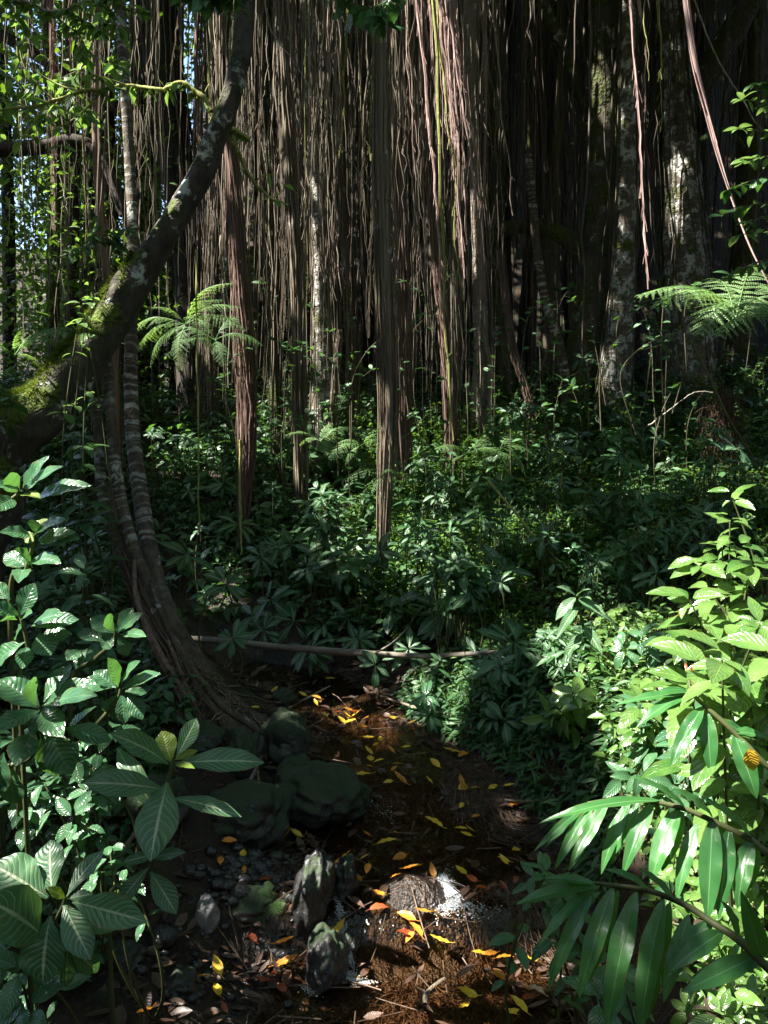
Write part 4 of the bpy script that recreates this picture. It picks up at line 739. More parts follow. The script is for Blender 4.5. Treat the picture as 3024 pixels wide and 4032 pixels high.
for pts, d, rr_, lb in rb: bush('bright_shrub', lb, pts, d, 'broad' if 'shade' in lb or 'back' in lb or 'oval' in lb else 'bright', rr_, .45, 6, 'ovate', GS, extra=3)
# more filler: unnamed sprigs of the bright bank
for k in range(16):
    px, py = rng.uniform(640, 775), rng.uniform(640, 900); bush('bright_shrub', None, [(px+rng.normal()*14, py+rng.normal()*12) for _ in range(4)], rng.uniform(2.7, 3.4), ('bright', 'broad')[k % 2], rng.uniform(.07, .12), .45, 6, 'ovate', GS, later_='bright small leaved shrub')
for k in range(30):
    px, py = rng.uniform(255, 765), rng.uniform(425, 585)
    dsv = np.linspace(5.2, 10.5, 300); pv = np.array([P(px, py, q_) for q_ in dsv]); hv = pv[:, 2]-terr(pv[:, 0], pv[:, 1]); ok_ = np.where(hv < rng.uniform(.5, .95))[0]; d_ = float(dsv[ok_[0]]) if len(ok_) else 9.5
    r_ = rng.uniform(7, 15)
    bush('slope_shrub', None, [(px+rng.normal()*r_, py+rng.normal()*r_) for _ in range(int(rng.integers(4, 8)))], d_, ('cover', 'rosette', 'cover', 'broad')[k % 4], rng.uniform(.08, .17), rng.uniform(.32, .5), 5, ('ovate', 'lance')[k % 2], 'slender shrubs on the slope', foot=(px, py+10), later_='slender leafy slope shrub')
for k in range(14):
    px, py = rng.uniform(425, 600), rng.uniform(655, 760); g = G(px, py, terr)
    bush('bank_plant', None, [(px+rng.normal()*11, py-rng.uniform(8, 34)) for _ in range(int(rng.integers(3, 6)))], float(g[1]), ('cover', 'rosette', 'broad')[k % 3], rng.uniform(.07, .14), rng.uniform(.25, .42), 6, ('lance', 'obov', 'ovate')[k % 3], 'plants on the bank right of the stream', foot=(px, py), later_='low leafy bank plant')
# ginger: arching stems with two ranks of long leaves
def ginger(label, stem, lv, d0, d1, bud=False):
    K = len(stem); ds = np.linspace(d1, d0, K); pts = np.array([rp(R3, x, y, dd_) for (x, y), dd_ in zip(stem, ds)])
    a = pts[0]; root = np.array([a[0]+.25, a[1]+.05, float(terr(a[0]+.25, a[1]+.05))])
    e = empty('ginger_plant', root); tag(e, label, 'plant', 'ginger stems')
    q = spl(np.vstack([root, (root+a)/2+np.array([.12, 0, .1]), pts]), 60); ms = MB(); tube(ms, q, np.linspace(.011, .004, 60), 9, bump=.05); ms.build('stem', M['stem'], e)
    sx = np.array([s[0] for s in stem])
    for b, tp, w, *o in lv:
        dd_ = float(np.interp(-b[0], -sx, ds)); o = o[0] if o else {}
        L_ = np.linalg.norm(rp(R3, *tp, dd_)-rp(R3, *b, dd_))
        blade(e, rp(R3, *b, dd_), rp(R3, *tp, dd_-L_*o.get('f', .35)), w*.1684*mpp(dd_)*1.0, 'ginger', o.get('n', (-.45+rng.normal()*.12, -.6+rng.normal()*.12, .75)), o.get('droop', .55)+rng.normal()*.12, 'lance', 18, .11, .28, 6, rng.random())
    for k in range(len(lv)):
        if k % 2 == 0 and len(lv[k]) == 3:
            b, tp, w = lv[k]; dd_ = float(np.interp(-b[0], -sx, ds))-.04
            bb = (b[0]+rng.uniform(25, 50), b[1]+rng.uniform(8, 22)); tt = (tp[0]+rng.uniform(30, 70), tp[1]-rng.uniform(20, 120)); L_ = np.linalg.norm(rp(R3, *tt, dd_)-rp(R3, *bb, dd_))
            blade(e, rp(R3, *bb, dd_+.05), rp(R3, *tt, dd_+.05-L_*.1), w*.1684*mpp(dd_)*.9, 'ginger', (-.3, -.6, .8), .6, 'lance', 18, .11, .28, 6, rng.random())
    if bud:
        c = pts[-1]
        for k in range(7):
            mb = MB(); whorl(mb, c+np.array([0, 0, .007*k-.02]), (rng.normal()*.5, rng.normal()*.5, 1), 1, .034, .3, (.2, .9), 'lance'); mb.build('bud_scale', M['red'], e)
up_ = dict(n=(-.2, -.35, 1.), droop=.5, f=.1)
ginger('middle ginger stem arching over the right bank, leaves hanging in a row', [(1700, 1120), (1560, 1020), (1380, 930), (1150, 830), (900, 780), (740, 778), (590, 800)],
  [((600, 795), (275, 1080), 60), ((640, 790), (345, 1055), 75, up_), ((630, 795), (400, 1185), 85), ((710, 790), (480, 1195), 95), ((840, 790), (672, 1215), 95), ((975, 795), (800, 1220), 110), ((1130, 835), (965, 1265), 140), ((1240, 920), (1120, 1370), 105), ((1330, 890), (1300, 1490), 150), ((1430, 950), (1368, 1475), 135), ((1020, 785), (310, 920), 85, up_), ((1170, 830), (850, 645), 75, up_), ((1330, 885), (1080, 715), 95, up_), ((1565, 1010), (1290, 785), 105, up_), ((1560, 1010), (1480, 1420), 130), ((900, 785), (790, 1050), 60)], 1.95, 1.75)
ginger('lowest and nearest ginger stem with long drooping leaves at the lower right', [(1720, 1840), (1480, 1610), (1330, 1510), (1150, 1395), (950, 1320), (750, 1290), (600, 1272)],
  [((650, 1285), (170, 1400), 120, up_), ((640, 1285), (335, 1250), 70, up_), ((625, 1310), (300, 1645), 80), ((625, 1315), (358, 1910), 110), ((740, 1300), (540, 1945), 135), ((880, 1325), (705, 2150), 165), ((1040, 1370), (905, 2170), 165), ((1190, 1460), (1040, 1975), 120), ((1290, 1500), (1060, 1830), 110), ((1390, 1565), (1085, 1790), 130), ((1575, 1720), (1165, 1915), 150), ((950, 1315), (690, 1195), 70, up_), ((1115, 1390), (885, 1185), 80, up_), ((1620, 1720), (1500, 1330), 150, dict(n=(-.3, -1, .3))), ((1480, 1610), (1380, 1380), 90, up_)], 1.65, 1.4)
ginger('uppermost ginger stem with a small red bud among the bright shrubs', [(1700, 620), (1490, 410), (1300, 235), (1215, 155), (1190, 75)],
  [((1275, 225), (1085, 580), 110), ((1295, 260), (1322, 625), 115), ((1195, 145), (885, 345), 95), ((1195, 150), (765, 215), 80, up_), ((1460, 395), (1590, 765), 130), ((1200, 145), (1010, 130), 50, up_), ((1350, 300), (1560, 420), 80, up_), ((1450, 380), (1659, 420), 90, up_)], 2.15, 2.0, True)
# ------------------------------------------------------------------ branches at upper left
GBn = 'leafy branches at upper left'
def leafybranch(main, d, subs, label, nl=30, L=(.07, .12), r=.016, mat='twig_leaf', bark='strandmoss', mossn=0):
    q = spl(np.array([P(x, y, d) for x, y in main]), 60); e = empty('branch', q[0]); tag(e, label, 'branch', GBn)
    ms, mb = MB(), MB(); q2 = q+np.cumsum(rng.normal(size=q.shape), 0)*.003; tube(ms, q2, np.linspace(r, r*.45, 60), 8, bump=.18); allq = [q2]
    for i, (dx, dy) in subs:
        a = q2[i]; b = a+np.array([dx, rng.normal()*.15, dy])*mpp(d); s = stemtube(ms, a, b, r*.4, r*.15, .05, 20); allq.append(s)
    wd = ms.build('wood', M[bark], e)
    nl = int(nl*2.2); qa = np.vstack([x[4:] for x in allq]); i = rng.integers(0, len(qa), nl); az = rng.random(nl)*6.28
    ll = rng.uniform(*L, nl); leaves(mb, qa[i], np.stack([np.cos(az), np.sin(az)*.7, rng.normal(-.4, .4, nl)], -1), np.stack([rng.normal(size=nl)*.5, rng.normal(-.3, .5, nl), np.ones(nl)], -1), ll, ll*.42, rng.uniform(.2, .9, nl), .2, 5, 'ovate')
    mb.build('foliage', M[mat], e)
    if mossn:
        mm = MB(); i = rng.integers(0, 45, mossn); leaves(mm, q2[i]+rng.normal(size=(mossn, 3))*.008, np.array([0, 0, -1.])+rng.normal(size=(mossn, 3))*.4, rng.normal(size=(mossn, 3)), rng.uniform(.012, .05, mossn), .006, .3, 0, 2, 'lance', nx=1); mm.build('moss', M['moss'], wd)
leafybranch([(212, 112), (200, 95), (185, 84), (160, 92), (130, 88), (95, 90), (60, 97), (25, 106), (-30, 112)], 4.6, [(30, (-40, 10)), (36, (-60, -40)), (40, (-60, 30)), (44, (-70, -15)), (48, (-40, -50)), (46, (-30, 45)), (52, (-50, 15))], 'sunlit mossy branch with hanging moss reaching left from the leaning trunk', 34, mossn=420)
leafybranch([(112, 0), (100, 20), (88, 50), (72, 80), (50, 105), (30, 118)], 4.8, [(15, (-30, 10)), (25, (30, -10)), (30, (-40, -20)), (40, (25, -20))], 'thin leafy branch falling from the top left', 46, r=.009, bark='twig')
leafybranch([(-20, 60), (10, 75), (40, 95), (75, 110)], 5, [(20, (20, 40)), (35, (30, 20)), (45, (10, -40))], 'bare grey twigs crossing at the left edge', 16, r=.008, bark='twig')
leafybranch([(250, 140), (232, 128), (240, 150), (252, 172), (268, 190), (290, 200)], 5.4, [(40, (20, 10)), (50, (10, 15))], 'lime mossy bent branch right of the leaning trunk', 4, r=.015, mossn=500)
leafybranch([(60, 255), (85, 245), (105, 240), (120, 250)], 5, [(20, (10, 30)), (40, (20, 10))], 'small glossy leaved twig left of the leaning trunk', 34, (.05, .09), .006, 'cover', 'twig')
leafybranch([(-20, -10), (20, 0), (60, 15), (100, 5), (150, -10)], 4.4, [(15, (20, -30)), (25, (30, -40)), (35, (30, -20)), (45, (20, -30)), (50, (30, -20))], 'leafy branch along the top edge at left', 110, (.05, .085), .01, 'twig_leaf', 'twig')
leafybranch([(180, -30), (200, -5), (225, -8), (250, -20)], 4.4, [(20, (20, 10)), (35, (20, 10))], 'dark leaves hanging at the top edge above the leaning trunk', 40, (.1, .16), .01, 'broad', 'twig')
leafybranch([(320, -40), (345, -5), (365, 5), (390, -5)], 5, [(30, (-20, 10)), (45, (10, -20))], 'leaf spray hanging at the top edge near the centre column', 26, (.1, .16), .008, 'broad', 'twig')
# ------------------------------------------------------------------ log, sticks, rocks
mb = MB(); q = spl(np.array([P(148, 638, 5.5), P(210, 640, 5.4), P(280, 647, 5.3), P(360, 653, 5.15), P(430, 656, 5.0), P(499, 652, 4.85)]), 80)
tube(mb, q, np.r_[np.linspace(.023, .025, 40), np.linspace(.025, .014, 40)], 12, 3, .05, .10, .1, seed=3)
for en in (0, -1): tube(mb, np.array([q[en]-(q[1]-q[0])*.01, q[en]+(q[1]-q[0])*.01]), [.016, .001], 14)
e = empty('fallen_log', q[0]); tag(e, 'long thin grey log lying across the slope above the stream', 'log'); lt = mb.build('trunk', M['log'], e)
for i_, v_ in ((50, (.25, -.1, .22)), (22, (-.1, -.15, .14))):
    ms = MB(); stemtube(ms, q[i_], q[i_]+np.array(v_), .009, .004); ms.build('branch_stub', M['log'], lt)
sticks = [((236, 808), (262, 755), 'grey stick propped against the mossy boulder'), ((135, 690), (215, 712), 'bare branch lying left of the ringed root foot'), ((150, 700), (240, 690), 'dark dead branch across the left bank'), ((275, 720), (330, 690), 'thin pale twig at the stream head'), ((555, 800), (505, 805), 'short broken branch on the right bank edge'), ((578, 770), (574, 812), 'upright dead stick at the eroded bank'), ((626, 720), (623, 778), 'pale upright stick in the sunny bank'), ((530, 760), (560, 790), 'leaning dead stick at the foot of the right bank'), ((288, 812), (258, 770), 'crooked twig lying on the flat boulders'), ((120, 870), (150, 820), 'pale twig beside the veined plant stem'), ((460, 720), (380, 700), 'dead twig near the sunlit spot'), ((560, 1010), (600, 985), 'thin twig at the bottom right water edge'), ((425, 1010), (445, 985), 'short twig floating near the bottom edge')]
for (a, b, lb) in sticks:
    p0, p1 = G(*a), G(*b); p0[2] += .02; p1 = P(b[0], b[1], p0[1]) if abs(b[1]-a[1]) > 40 else p1+np.array([0, 0, .03])
    mb = MB(); stemtube(mb, p0, p1, .012, .006, .03); o = mb.build('stick', M['twig' if 'pale' in lb or 'grey' in lb else 'rootbark'], loc=p0); tag(o, lb, 'stick', 'dead sticks by the stream')
def rock(px, py, w, h, mat, label, depth=None, seed=0, name='rock', sink=.35, ang=0., sharp=0.):
    g = G(px, py+h*.5); d = depth or float(g[1])+.08; s = mpp(d*1.05); rx = w*.5*s; rz = h*.5*s*1.15; ry = (rx+rz)*.55
    c = P(px, py, d); n1, n2 = 44, 70; th = np.linspace(0, np.pi, n1); ph = np.linspace(0, 2*np.pi, n2+1); T, F = np.meshgrid(th, ph, indexing='ij')
    D = np.stack([np.sin(T)*np.cos(F), np.sin(T)*np.sin(F), np.cos(T)], -1); gg = np.random.default_rng(seed+700)
    m = np.ones_like(T)
    for k in range(9):
        v = gg.normal(size=3)*(1.2+k*.55); m += (.10/(1+k*.32))*np.sin(D@v*1.6+gg.random()*6)
    for k in range(12): m += .006*np.sin(D@(gg.normal(size=3)*(7+k*1.6))+gg.random()*6)
    for k in range(7):                                       # facets
        v = nrm(gg.normal(size=3)); dd_ = D@v; m = np.minimum(m, (.86+.1*gg.random())/np.maximum(dd_, .2)*1.0) if sharp or k < 2 else m
    m[:, -1] = m[:, 0]; m[0] = m[0].mean(); m[-1] = m[-1].mean()
    v = D*m[..., None]*np.array([rx, ry, rz]); ca, sa = math.cos(ang), math.sin(ang)
    v = np.stack([v[..., 0]*ca-v[..., 2]*sa, v[..., 1], v[..., 0]*sa+v[..., 2]*ca], -1)
    k = n2+1; i = np.arange(n1-1)[:, None]*k+np.arange(n2)[None]; mb = MB(); mb.add(v+c, np.stack([i+k, i+k+1, i+1, i], -1), np.stack([F, T], -1))
    o = mb.build(name, M[mat], loc=(c[0], c[1], c[2]-rz)); tag(o, label, 'rock', 'stream rocks'); return o
rock(285, 742, 50, 52, 'rockmoss', 'round mossy boulder at the head of the stream', seed=1)
rock(325, 795, 92, 48, 'rockmoss', 'wide flat mossy boulder below the round one', seed=2, ang=-.1)
rock(248, 815, 86, 50, 'rockmoss', 'big flat dark boulder left of the stream', seed=3, ang=.12)
rock(297, 775, 40, 34, 'rockmoss', 'middle mossy boulder wedged between round and flat ones', seed=4)
rock(312, 893, 38, 64, 'rockwet', 'tall smooth wet rock beside the small falls', seed=5, ang=-.22)
rock(326, 960, 42, 48, 'rockwet', 'small dark rock by the falls with a green fleck', seed=6)
rock(207, 918, 27, 36, 'rockpale', 'pale angular rock catching light on the dark bank', seed=7, sharp=1)
rock(158, 808, 58, 52, 'rockmoss', 'dark rounded boulder behind the veined plant', seed=8)
rock(200, 742, 44, 34, 'rockmoss', 'mossy rock under the ringed root foot', seed=9)
rock(80, 830, 26, 44, 'rockwet', 'bluish grey rock half hidden at left', seed=10, sharp=1)
rock(250, 905, 56, 30, 'rockmoss', 'low mossy stone carrying the tiny fern', seed=11)
rock(235, 877, 22, 16, 'rockwet', 'rounded cobble among the pebbles', seed=12)
rock(205, 885, 30, 18, 'rockwet', 'long cobble left of the pebbles', seed=13)
rock(185, 905, 34, 20, 'rockwet', 'dark cobble left of the pale angular rock', seed=14)
rock(284, 699, 24, 16, 'rockmoss', 'small mossy stone far up the stream', seed=15)
rock(120, 960, 50, 30, 'rockwet', 'dark low rock at the bottom left', seed=16)
rock(180, 990, 46, 28, 'rockwet', 'dark low rock near the bottom edge', seed=17)
rock(345, 880, 22, 40, 'rockwet', 'dark stone behind the left thread of falls', seed=18)
rock(245, 755, 36, 46, 'rockmoss', 'brown mossy stone left of the round boulder', seed=19)
rock(190, 690, 46, 26, 'rockmoss', 'dark stone behind the ringed root foot', seed=20)
rock(262, 955, 26, 22, 'rockwet', 'wet black stone left of the small dark rock', seed=21)
rock(352, 945, 20, 26, 'rockwet', 'small wet stone behind the lower falls', seed=22)
# pebbles
mb = MB(); n = 230
for k in range(n):
    px, py = (rng.normal(245, 22), rng.normal(876, 11)) if k < 160 else (rng.uniform(130, 300), rng.uniform(880, 1010))
    g = G(px, py); r = rng.gamma(3, .005)+.006; T, F = np.meshgrid(np.linspace(0, np.pi, 6), np.linspace(0, 2*np.pi, 9), indexing='ij'); D = np.stack([np.sin(T)*np.cos(F), np.sin(T)*np.sin(F)*rng.uniform(.7, 1), np.cos(T)*rng.uniform(.5, .8)], -1)*r
    i = np.arange(5)[:, None]*9+np.arange(8)[None]; mb.add(D+g+[0, 0, r*.3], np.stack([i+9, i+10, i+1, i], -1), r=rng.random())
tag(mb.build('pebbles', M['pebble']), 'dark wet pebbles on the bank left of the stream', 'pebbles', None, 'stuff')
# ------------------------------------------------------------------ root mat, debris, foam
mb = MB(); n = 13000; K = 9; t_ = np.linspace(0, 1, K); y = rng.uniform(2.3, 4.9, n); u = np.clip(rng.normal(.25, .42, n), -1.15, 1.15); x = xc(y)+u*hw(y)
an = rng.normal(-1.57, .55, n)+.5*u; L = rng.uniform(.06, .32, n); cur = rng.normal(size=n)*.6
A = an[:, None]+cur[:, None]*t_; X = x[:, None]+L[:, None]*np.cumsum(np.cos(A), 1)/K; Y = y[:, None]+L[:, None]*np.cumsum(np.sin(A), 1)/K
wet = (vnoise(x, y, 4.2, 7) > -.1)&((u < .75)|(rng.random(n) < .25))
Z = terr(X, Y)+.008+rng.random((n, 1))*.04*np.sin(np.pi*t_)+rng.normal(size=(n, K))*.002
strands(mb, np.stack([X, Y, Z], -1)[wet], (rng.uniform(.0009, .0030, (n, 1))*(1.1-.6*t_))[wet], 3)
tag(mb.build('root_mat', M['rootlet']), 'brown fibrous mat of fine roots over the stream bed', 'roots', None, 'stuff')
mb = MB(); n = 5200; y = np.sqrt(rng.uniform(4.5, 32, n)); x = rng.uniform(-.42, .42, n)*y+.05; ok = (vnoise(x, y, 3, 9) > -.35)&((np.abs(x-xc(y)) > hw(y)*.8)|(rng.random(n) < .2)); x, y = x[ok], y[ok]; n = len(x); az = rng.random(n)*6.28
L = rng.uniform(.03, .11, n); leaves(mb, np.stack([x, y, top(x, y)+rng.uniform(.004, .02, n)], -1), np.stack([np.cos(az), np.sin(az), rng.normal(0, .15, n)], -1), np.stack([rng.normal(size=n)*.3, rng.normal(size=n)*.3-.1, np.ones(n)], -1), L, L*rng.uniform(.2, .45, n), rng.uniform(-.5, .7, n), .2, 4, 'ovate')
tag(mb.build('leaf_litter', M['deadleaf']), 'dark dead leaves littering the banks and stream', 'leaf litter', None, 'stuff')
mb = MB(); n = 420; y = np.sqrt(rng.uniform(5, 34, n)); x = rng.uniform(-.3, .42, n)*y; az = rng.random(n)*3.14; L = rng.uniform(.05, .25, n); pts = np.stack([x[:, None]+np.cos(az)[:, None]*L[:, None]*np.linspace(0, 1, 4), y[:, None]+np.sin(az)[:, None]*L[:, None]*np.linspace(0, 1, 4), np.zeros((n, 4))], -1); pts[:, :, 2] = top(pts[:, :, 0], pts[:, :, 1])+rng.uniform(.005, .03, (n, 1))
strands(mb, pts, np.full((n, 4), .0022)*rng.uniform(.5, 1.6, (n, 1)), 4); tag(mb.build('twig_litter', M['rootlet']), 'small dead twigs scattered over banks and stream', 'twigs', None, 'stuff')
def foam(spots, name, label):
    mb = MB()
    T, F = np.meshgrid(np.linspace(0, np.pi, 5), np.linspace(0, 2*np.pi, 7), indexing='ij'); D0 = np.stack([np.sin(T)*np.cos(F), np.sin(T)*np.sin(F), np.cos(T)], -1); i = np.arange(4)[:, None]*7+np.arange(6)[None]; f = np.stack([i+7, i+8, i+1, i], -1)
    for px, py, sx, sy, n in spots:
        for k in range(n):
            g = G(px+rng.normal()*sx, py+rng.normal()*sy); r = rng.uniform(.0007, .0027); mb.add(D0*r*np.array([1.7, 1.7, .5])+g+[0, 0, r*.4], f)
    tag(mb.build(name, M['foam']), label, 'foam', None, 'stuff')
foam([(452, 905, 9, 2.8, 420), (445, 885, 5, 9, 400), (470, 912, 13, 5, 300), (442, 912, 5, 4, 200)], 'foam', 'white foam where the right thread of water falls')
foam([(336, 888, 2, 8, 300), (340, 910, 2, 8, 200), (346, 950, 2, 10, 400), (350, 977, 5, 2.5, 500), (362, 983, 7, 2, 300)], 'foam', 'thin white water threading down beside the dark rocks')
foam([(312, 990, 6, 4, 150), (385, 812, 8, 5, 60), (320, 735, 10, 3, 70), (370, 803, 5, 4, 30)], 'foam', 'small white flecks put in as glints and foam on the dark water')  # first spot stands in for a sparkling reflection on the water
mb = MB(); K = 10; t_ = np.linspace(0, 1, K)
for (a, b, sp, n) in [((338, 868), (345, 900), 5, 60), ((342, 930), (348, 975), 5, 90), ((440, 878), (452, 902), 8, 110), ((452, 900), (480, 915), 8, 16)]:
    p0, p1 = G(*a), G(*b); w_ = sp*mpp(p0[1]); A = p0+np.stack([rng.normal(0, w_*.5, n), rng.normal(0, .01, n), rng.uniform(.0, .015, n)], -1); B = p1+np.stack([rng.normal(0, w_, n), rng.normal(0, .02, n), np.full(n, .006)], -1)
    tt = t_[None, :, None]*rng.uniform(.4, 1, (n, 1, 1)); pts = A[:, None]*(1-tt)+B[:, None]*tt+rng.normal(size=(n, K, 3))*.0025; pts[:, :, 2] = np.maximum(pts[:, :, 2], top(pts[:, :, 0], pts[:, :, 1])+.003); strands(mb, pts, np.full((n, K), .0011)*rng.uniform(.4, 1.3, (n, 1)), 4)
tag(mb.build('water_threads', M['foam']), 'white threads of water running over the small falls', 'water', None, 'stuff')
# ------------------------------------------------------------------ fallen leaves, each one a thing
FL2 = '683 440 y 1,752 450 y 1,722 485 y .8,905 497 y .8,815 515 o .8,680 523 y 1,1170 527 y 1.6,1240 545 o 1.4,1410 558 y 1.3,1075 597 y 1.2,690 577 y 1.3,745 583 y .9,535 627 y .8,685 617 y .7,848 603 y .9,830 630 o .9,625 668 y 2,865 688 o 1.6,1040 695 y .9,795 712 y .9,220 675 o 1.4,1230 710 o 1.4,1240 740 y 1.5,1320 750 y 1.2,1420 738 y 1,1515 730 y 1.1,1540 847 o 1.3,1640 853 o 1.3,1232 850 y .9,1318 914 o .8,1065 952 y 1.8,1600 975 y .9,1228 992 y 1.2,1275 995 y 1.2,1260 1022 y 1.1,845 1017 y 1,790 1072 y 1.8,668 1020 o .9,465 903 o .9,345 910 o 1.3,195 1030 y 1.4,250 1015 y 1.2,510 1098 o .8,1020 1095 o 1,1552 1120 y 1.1,1480 1177 y 1.1,545 1160 y 1.9,660 1165 y 1,470 1207 o 1.5,675 1230 o 1.2,865 1160 o 1.4,930 1227 o 1.4,955 1220 y 1.3,1060 1240 o 1.3,1228 1238 y 1.4,850 1267 o 1.1,490 1298 y 1.1,605 1292 o 1.6,740 1380 o 1.4,1290 1290 r 1.2,1360 1345 r 1.2,1480 1340 r 1.2,740 1450 r 1.7,905 1510 o 1.8,1000 1490 o 1.6,1075 1503 y 1.6,960 1590 o 1.8,900 1620 r 1.7,925 1640 o 1.3,1100 1665 y 1.9,505 1595 y 1.9,185 1667 o 1.7,198 1790 o 2.4,300 1815 r 1.8,130 1860 r 1.8,160 1930 r 1.6,345 1895 o .9,1345 1745 y 1.8,1400 1740 o 1.4,1490 1755 o 1.6,1600 1750 y 1.2,1650 1785 y 1.3,1440 1870 o 1.4,1265 1980 y 2,1247 2062 y 1.6,1570 2045 y 2,1545 2090 y 1.2,450 90 y .8,380 38 y .7,125 155 y .8,370 200 o .9,365 233 y .8,290 185 y .8,425 308 y .6,560 270 o 1,610 305 y 1.2,545 305 y .9,570 345 y 1.2,640 375 o 1,940 347 y .8,940 383 r .8,820 325 y .7,600 285 r 1,660 330 o .9,700 345 o .8,500 290 r .8,520 340 y 1'
FL3 = '640 463 y 1.4,700 470 o 1.3,660 550 o 1.2,268 530 y .9,160 1290 r 1,88 1175 y 1.2,268 1785 y 1.2,205 1750 y 1.2,280 1950 p 1.7,245 1990 r 1.5,640 1805 o 1.3,695 2000 r 1.3,60 1860 o 1.3,1000 1770 o 1.3,130 2090 y 1.2,840 860 r 1.2'
FL1 = '1365 1060 o 1.3,1445 1140 y 1.2,1310 1180 o 1.2,1450 1240 o 1,1580 1295 r 1.8,1200 1880 o 1.4,1290 1815 y 1.8,1290 1960 y 1.7,860 2095 o 2,1370 880 r 1.1,1500 1640 r 1.4,1560 1900 r 1.6,1330 2060 r 1.2,1000 290 y .8,1520 260 y .8,1620 150 y .9,1430 375 o .7'
LV = {}
for col, mt in (('y', 'yellow'), ('o', 'orange'), ('r', 'red'), ('p', 'paleleaf')):
    for k in range(6):
        mb = MB(); leaves(mb, [(0, -.5, 0)], (0, 1, 0), (0, 0, 1), 1., rng.uniform(.36, .52), rng.uniform(-.7, .9), rng.uniform(.1, .5), 10, 'ovate', .12, rng.random(), 4)
        tube(mb, np.array([(0, -.5, .0), (.02, -.62, .01), (.05, -.72, .03)]), [.016, .014, .012], 5, rnd=.5); LV.setdefault(col, []).append(mb)
LD = {c: [m.build('fallen_leaf', M[mt]) for m in LV[c]] for c, mt in (('y', 'yellow'), ('o', 'orange'), ('r', 'red'), ('p', 'paleleaf'))}
from mathutils import Euler
def zhit(px, py): return G(px, py)
for txt, off in ((FL2, (253.97, 668.4)), (FL3, R3), (FL1, R1)):
    for s in txt.split(','):
        X, Y, c, sz = s.split(); X, Y, sz = float(X), float(Y), float(sz); px, py = off[0]+.1684*X, off[1]+.1684*Y; g = zhit(px, py)
        o = bpy.data.objects.new('fallen_leaf', LD[c][int(rng.integers(6))].data); COL.objects.link(o)
        L = sz*52*.1684*mpp(g[1])*1.4; o.location = g+np.array([0, 0, .036]); o.scale = (L, L, L); o.rotation_euler = Euler((rng.normal(.22, .2), rng.normal()*.22, rng.choice([1.2, -1.3, 1.57, 1.9, -1.8, .6, 2.6])+rng.normal()*.35))
        big = 'large ' if sz >= 1.6 else 'small ' if sz < .95 else ''
        later(o, big+{'y': 'yellow', 'o': 'orange brown', 'r': 'dark red', 'p': 'pale dry'}[c]+' fallen leaf lying', px, py, 'leaf', 'fallen leaves by the stream')
for c in LD.values():
    for o in c: bpy.data.objects.remove(o)
# yellow leaf caught on a ginger leaf
mb = MB(); c0 = rp(R3, 1545, 520, 1.93); leaves(mb, [c0+[0, 0, .02]], (.25, .0, -1), (-.3, -1, .3), .07, .04, .3, .15, 8, 'ovate', .1, .6, 4)
tag(mb.build('fallen_leaf', M['yellow'], loc=c0), 'spotted yellow leaf stuck on a ginger leaf at the right edge', 'leaf', 'fallen leaves by the stream')
# dead fern skirt on the slope at right
mb = MB(); n = 170; K = 7; t_ = np.linspace(0, 1, K); b0 = np.array([P(722+rng.normal()*9, 392+rng.uniform(-8, 40), 7.6+rng.normal()*.08) for _ in range(n)])
pts = b0[:, None]+np.stack([rng.normal(size=(n, 1))*.12*t_, rng.normal(size=(n, 1))*.08*t_, -rng.uniform(.1, .5, (n, 1))*t_], -1)*np.array([.6, 1, 1])+rng.normal(size=(n, K, 3))*.012; strands(mb, pts, np.full((n, K), .0035), 3)
tag(mb.build('dead_fern', M['deadfern'], loc=P(722, 460, 7.6)), 'brown withered fern skirt hanging on the right slope', 'fern')
flush()
